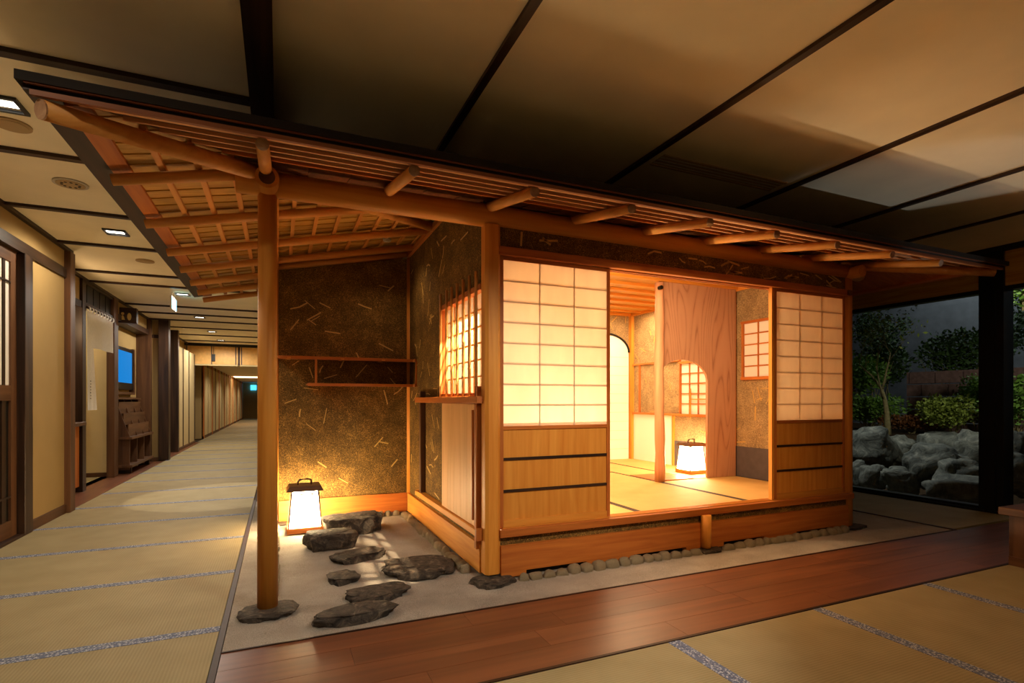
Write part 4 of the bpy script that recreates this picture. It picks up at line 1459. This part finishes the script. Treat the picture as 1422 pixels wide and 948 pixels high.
GR = [  # px centre, px width, px top, px bottom, depth X, label
    (1207, 62, 596, 634, 8.45, 'big rounded pale boulder beside the tea house post in the garden'),
    (1250, 44, 608, 636, 8.95, 'squarish boulder between the round boulder and the mossy slab'),
    (1308, 74, 600, 630, 9.2, 'long mossy yellowish slab below the shrubs'),
    (1298, 78, 622, 664, 7.95, 'large smooth tilted boulder in the middle of the garden rocks'),
    (1352, 46, 600, 645, 8.6, 'upright fluted grey rock against the dark column'),
    (1342, 66, 640, 676, 7.7, 'dim round boulder at the foot of the column'),
    (1192, 26, 640, 664, 7.7, 'small orange tinted stone by the pond edge'),
    (1214, 34, 646, 672, 7.55, 'pale round stone by the pond edge'),
    (1250, 44, 653, 672, 7.5, 'low flat pale stone by the pond edge'),
    (1406, 36, 600, 640, 8.2, 'brown boulder right past the dark column'),
    (1412, 34, 632, 672, 7.6, 'purplish square stone past the dark column'),
    (1340, 90, 664, 690, 7.1, 'dark wet slab in the pond by the glass'),
]
for i, (u, w, vt, vb, x, lb) in enumerate(GR):
    pb, pt = gpt(u, vb, x), gpt(u, vt, x)
    dpt = x * math.sin(YAW) + pb.y * math.cos(YAW)
    wm = w / F_PX * dpt
    hgt = (pt.z - pb.z)
    rock('garden_boulder', (x, pb.y, (pb.z + pt.z) / 2 - 0.06), (wm * 0.78, wm * 0.98, hgt + 0.14), 50 + i, lb, 'boulder', 'garden_stone', rz=0.5, rough=0.34, edge=2.0)
# gravel by the water
gr = random.Random(4)
m = MB()
for i in range(520):
    x, y = gr.uniform(6.65, 7.35), gr.uniform(3.0, 5.2)
    s = gr.uniform(0.025, 0.07)
    z = -0.225 + 0.05 * noise.noise((x * 1.4, y * 1.4, 2.0))
    q = [(x + s * math.cos(a) * gr.uniform(0.7, 1.2), y + s * math.sin(a) * gr.uniform(0.7, 1.2)) for a in [2 * math.pi * k_ / 6 for k_ in range(6)]]
    b = len(m.v)
    m.add([(a, c, z) for a, c in q] + [(x, y, z + s * 0.7)], [(0, 1, 6), (1, 2, 6), (2, 3, 6), (3, 4, 6), (4, 5, 6), (5, 0, 6)])
tag(m.build('pond_gravel', 'garden_stone'), 'loose pale gravel at the edge of the pond', 'gravel', kind='stuff')
# block wall
bw = thing('block_wall', 'low pinkish stone block wall behind the shrubs', 'garden wall', (10.6, 4.2, 0.2))
pl, pr = gpt(1262, 560, 10.6), gpt(1440, 560, 10.6)
ztop = gpt(1300, 514, 10.6).z
y1_, y0_ = pl.y, pr.y - 1.6
rows_ = 5
for i in range(rows_):
    z0 = 0.5 + (ztop - 0.5) * i / rows_
    z1 = 0.5 + (ztop - 0.5) * (i + 1) / rows_ - 0.012
    y = y0_ - (0.2 if i % 2 else 0.0)
    while y < y1_:
        yy = min(y + 0.42, y1_)
        box('block', 'block_stone', 10.5, 10.7 + gr.uniform(-0.012, 0.012), y, yy - 0.022, z0, z1 - 0.008, bw)
        y = y + 0.42


def leaf_cloud(m, c, rx, ry, rz, n, size, r):
    for _ in range(n):
        while True:
            p = Vector((r.uniform(-1, 1), r.uniform(-1, 1), r.uniform(-1, 1)))
            if 0.25 < p.length < 1:
                break
        p = Vector((c[0] + p.x * rx, c[1] + p.y * ry, c[2] + p.z * rz))
        d = Vector((r.uniform(-1, 1), r.uniform(-1, 1), r.uniform(-0.2, 1))).normalized()
        s_ = d.cross(Vector((r.uniform(-1, 1), r.uniform(-1, 1), r.uniform(-1, 1)))).normalized()
        L = size * r.uniform(0.7, 1.3)
        m.add([p, p + d * L * 0.5 + s_ * L * 0.26, p + d * L, p + d * L * 0.5 - s_ * L * 0.26], [(0, 1, 2, 3)])


SHR = [  # px, py, X, rx, ry, rz, n, leaf size, material, label
    (1206, 572, 9.75, 0.22, 0.62, 0.30, 2600, 0.065, 'leaf_green', 'bright leafy shrub at the foot of the bare tree'),
    (1268, 588, 9.6, 0.16, 0.50, 0.14, 1300, 0.055, 'leaf_rust', 'low rusty brown ground cover above the mossy slab'),
    (1322, 570, 9.6, 0.22, 0.42, 0.30, 2200, 0.06, 'leaf_lime', 'lime green shrub before the block wall'),
    (1358, 548, 10.1, 0.24, 0.36, 0.34, 1500, 0.065, 'leaf_green', 'green shrub next to the dark column'),
    (1205, 520, 10.35, 0.28, 0.75, 0.45, 2200, 0.075, 'leaf_green', 'dark bush behind the bare tree'),
    (1325, 500, 11.2, 0.28, 0.9, 0.50, 2200, 0.085, 'leaf_dark', 'dark hedge above the block wall'),
    (1222, 496, 11.2, 0.28, 0.62, 0.60, 2000, 0.085, 'leaf_dark', 'dark dense bush beside the block wall end'),
    (1412, 560, 9.3, 0.26, 0.36, 0.4, 1300, 0.07, 'leaf_green', 'green shrub past the dark column'),
    (1420, 408, 8.2, 0.16, 0.2, 0.16, 260, 0.07, 'leaf_green', 'bright leafy branch tip hanging past the dark column'),
]
for i, (u, v, x, rx, ry, rz_, n, ls, mt, lb) in enumerate(SHR):
    c = gpt(u, v, x)
    r = random.Random(100 + i)
    gz_ = 0.52
    t = thing('garden_shrub', lb, 'shrub', (c.x, c.y, gz_ if v > 420 else c.z - 0.2))
    m = MB()
    for _ in range(5):
        leaf_cloud(m, (c.x + r.uniform(-0.5, 0.5) * rx, c.y + r.uniform(-0.5, 0.5) * ry, c.z + r.uniform(-0.3, 0.3) * rz_), rx * 0.75, ry * 0.7, rz_ * 0.8, n // 5, ls, r)
    m.build('leaves', mt, t, kind='stuff')
    m = MB()
    for _ in range(7):
        e = (c.x + r.uniform(-0.6, 0.6) * rx, c.y + r.uniform(-0.6, 0.6) * ry, c.z + r.uniform(0, 0.6) * rz_)
        m.tube([(c.x, c.y, gz_ if v > 420 else c.z - 0.2), e], [0.010, 0.003], 5)
    m.build('stems', 'bark', t)


def tree(base, top_px, label, seed, hscale, leafmat, nleaf, spread, stems=None):
    r = random.Random(seed)
    t = thing('garden_tree', label, 'tree', base)
    b = Vector(base)
    m = MB()
    lv = MB()

    def grow(p, d, L, rad, depth):
        pts, rr = [p], [rad]
        q = p
        for s in range(4):
            d = (d + Vector((r.uniform(-1, 1), r.uniform(-1, 1), r.uniform(-0.5, 0.7))) * 0.20).normalized()
            q = q + d * (L / 4)
            pts.append(q)
            rr.append(rad * (1 - 0.13 * (s + 1)))
        m.tube(pts, rr, 7 if depth < 2 else 5)
        if depth >= 2 and nleaf:
            for pp in pts[1:]:
                leaf_cloud(lv, pp, 0.16, 0.16, 0.12, nleaf, 0.06, r)
        if depth < 4:
            for c in range(3 if depth < 3 else 2):
                a = r.uniform(0, 2 * math.pi)
                nd = (d + Vector((math.cos(a) * spread, math.sin(a) * spread, r.uniform(-0.1, 0.5)))).normalized()
                grow(pts[-1 - (c % 2)], nd, L * r.uniform(0.6, 0.8), rr[-1] * 0.68, depth + 1)
    grow(b, Vector((0, 0, 1)), hscale, 0.055 if not stems else 0.02, 0)
    m.build('trunk', 'bark', t, smooth=True)
    if lv.v:
        lv.build('leaves', leafmat, t, kind='stuff')
    return t


tb = gpt(1233, 566, 9.2)
tree((9.2, tb.y, 0.50), None, 'bare forked tree with pale trunk and thin branches before the garden wall', 5, 0.80, 'leaf_lime', 1, 0.70)
tb = gpt(1318, 500, 12.1)
tree((12.1, tb.y, 0.52), None, 'dark slender leafy tree far behind the block wall', 9, 0.95, 'leaf_dark', 7, 0.38, True)
tb = gpt(1240, 500, 12.3)
tree((12.2, tb.y, 0.52), None, 'dark spreading tree beside the grey garden wall', 12, 0.95, 'leaf_dark', 7, 0.4, True)
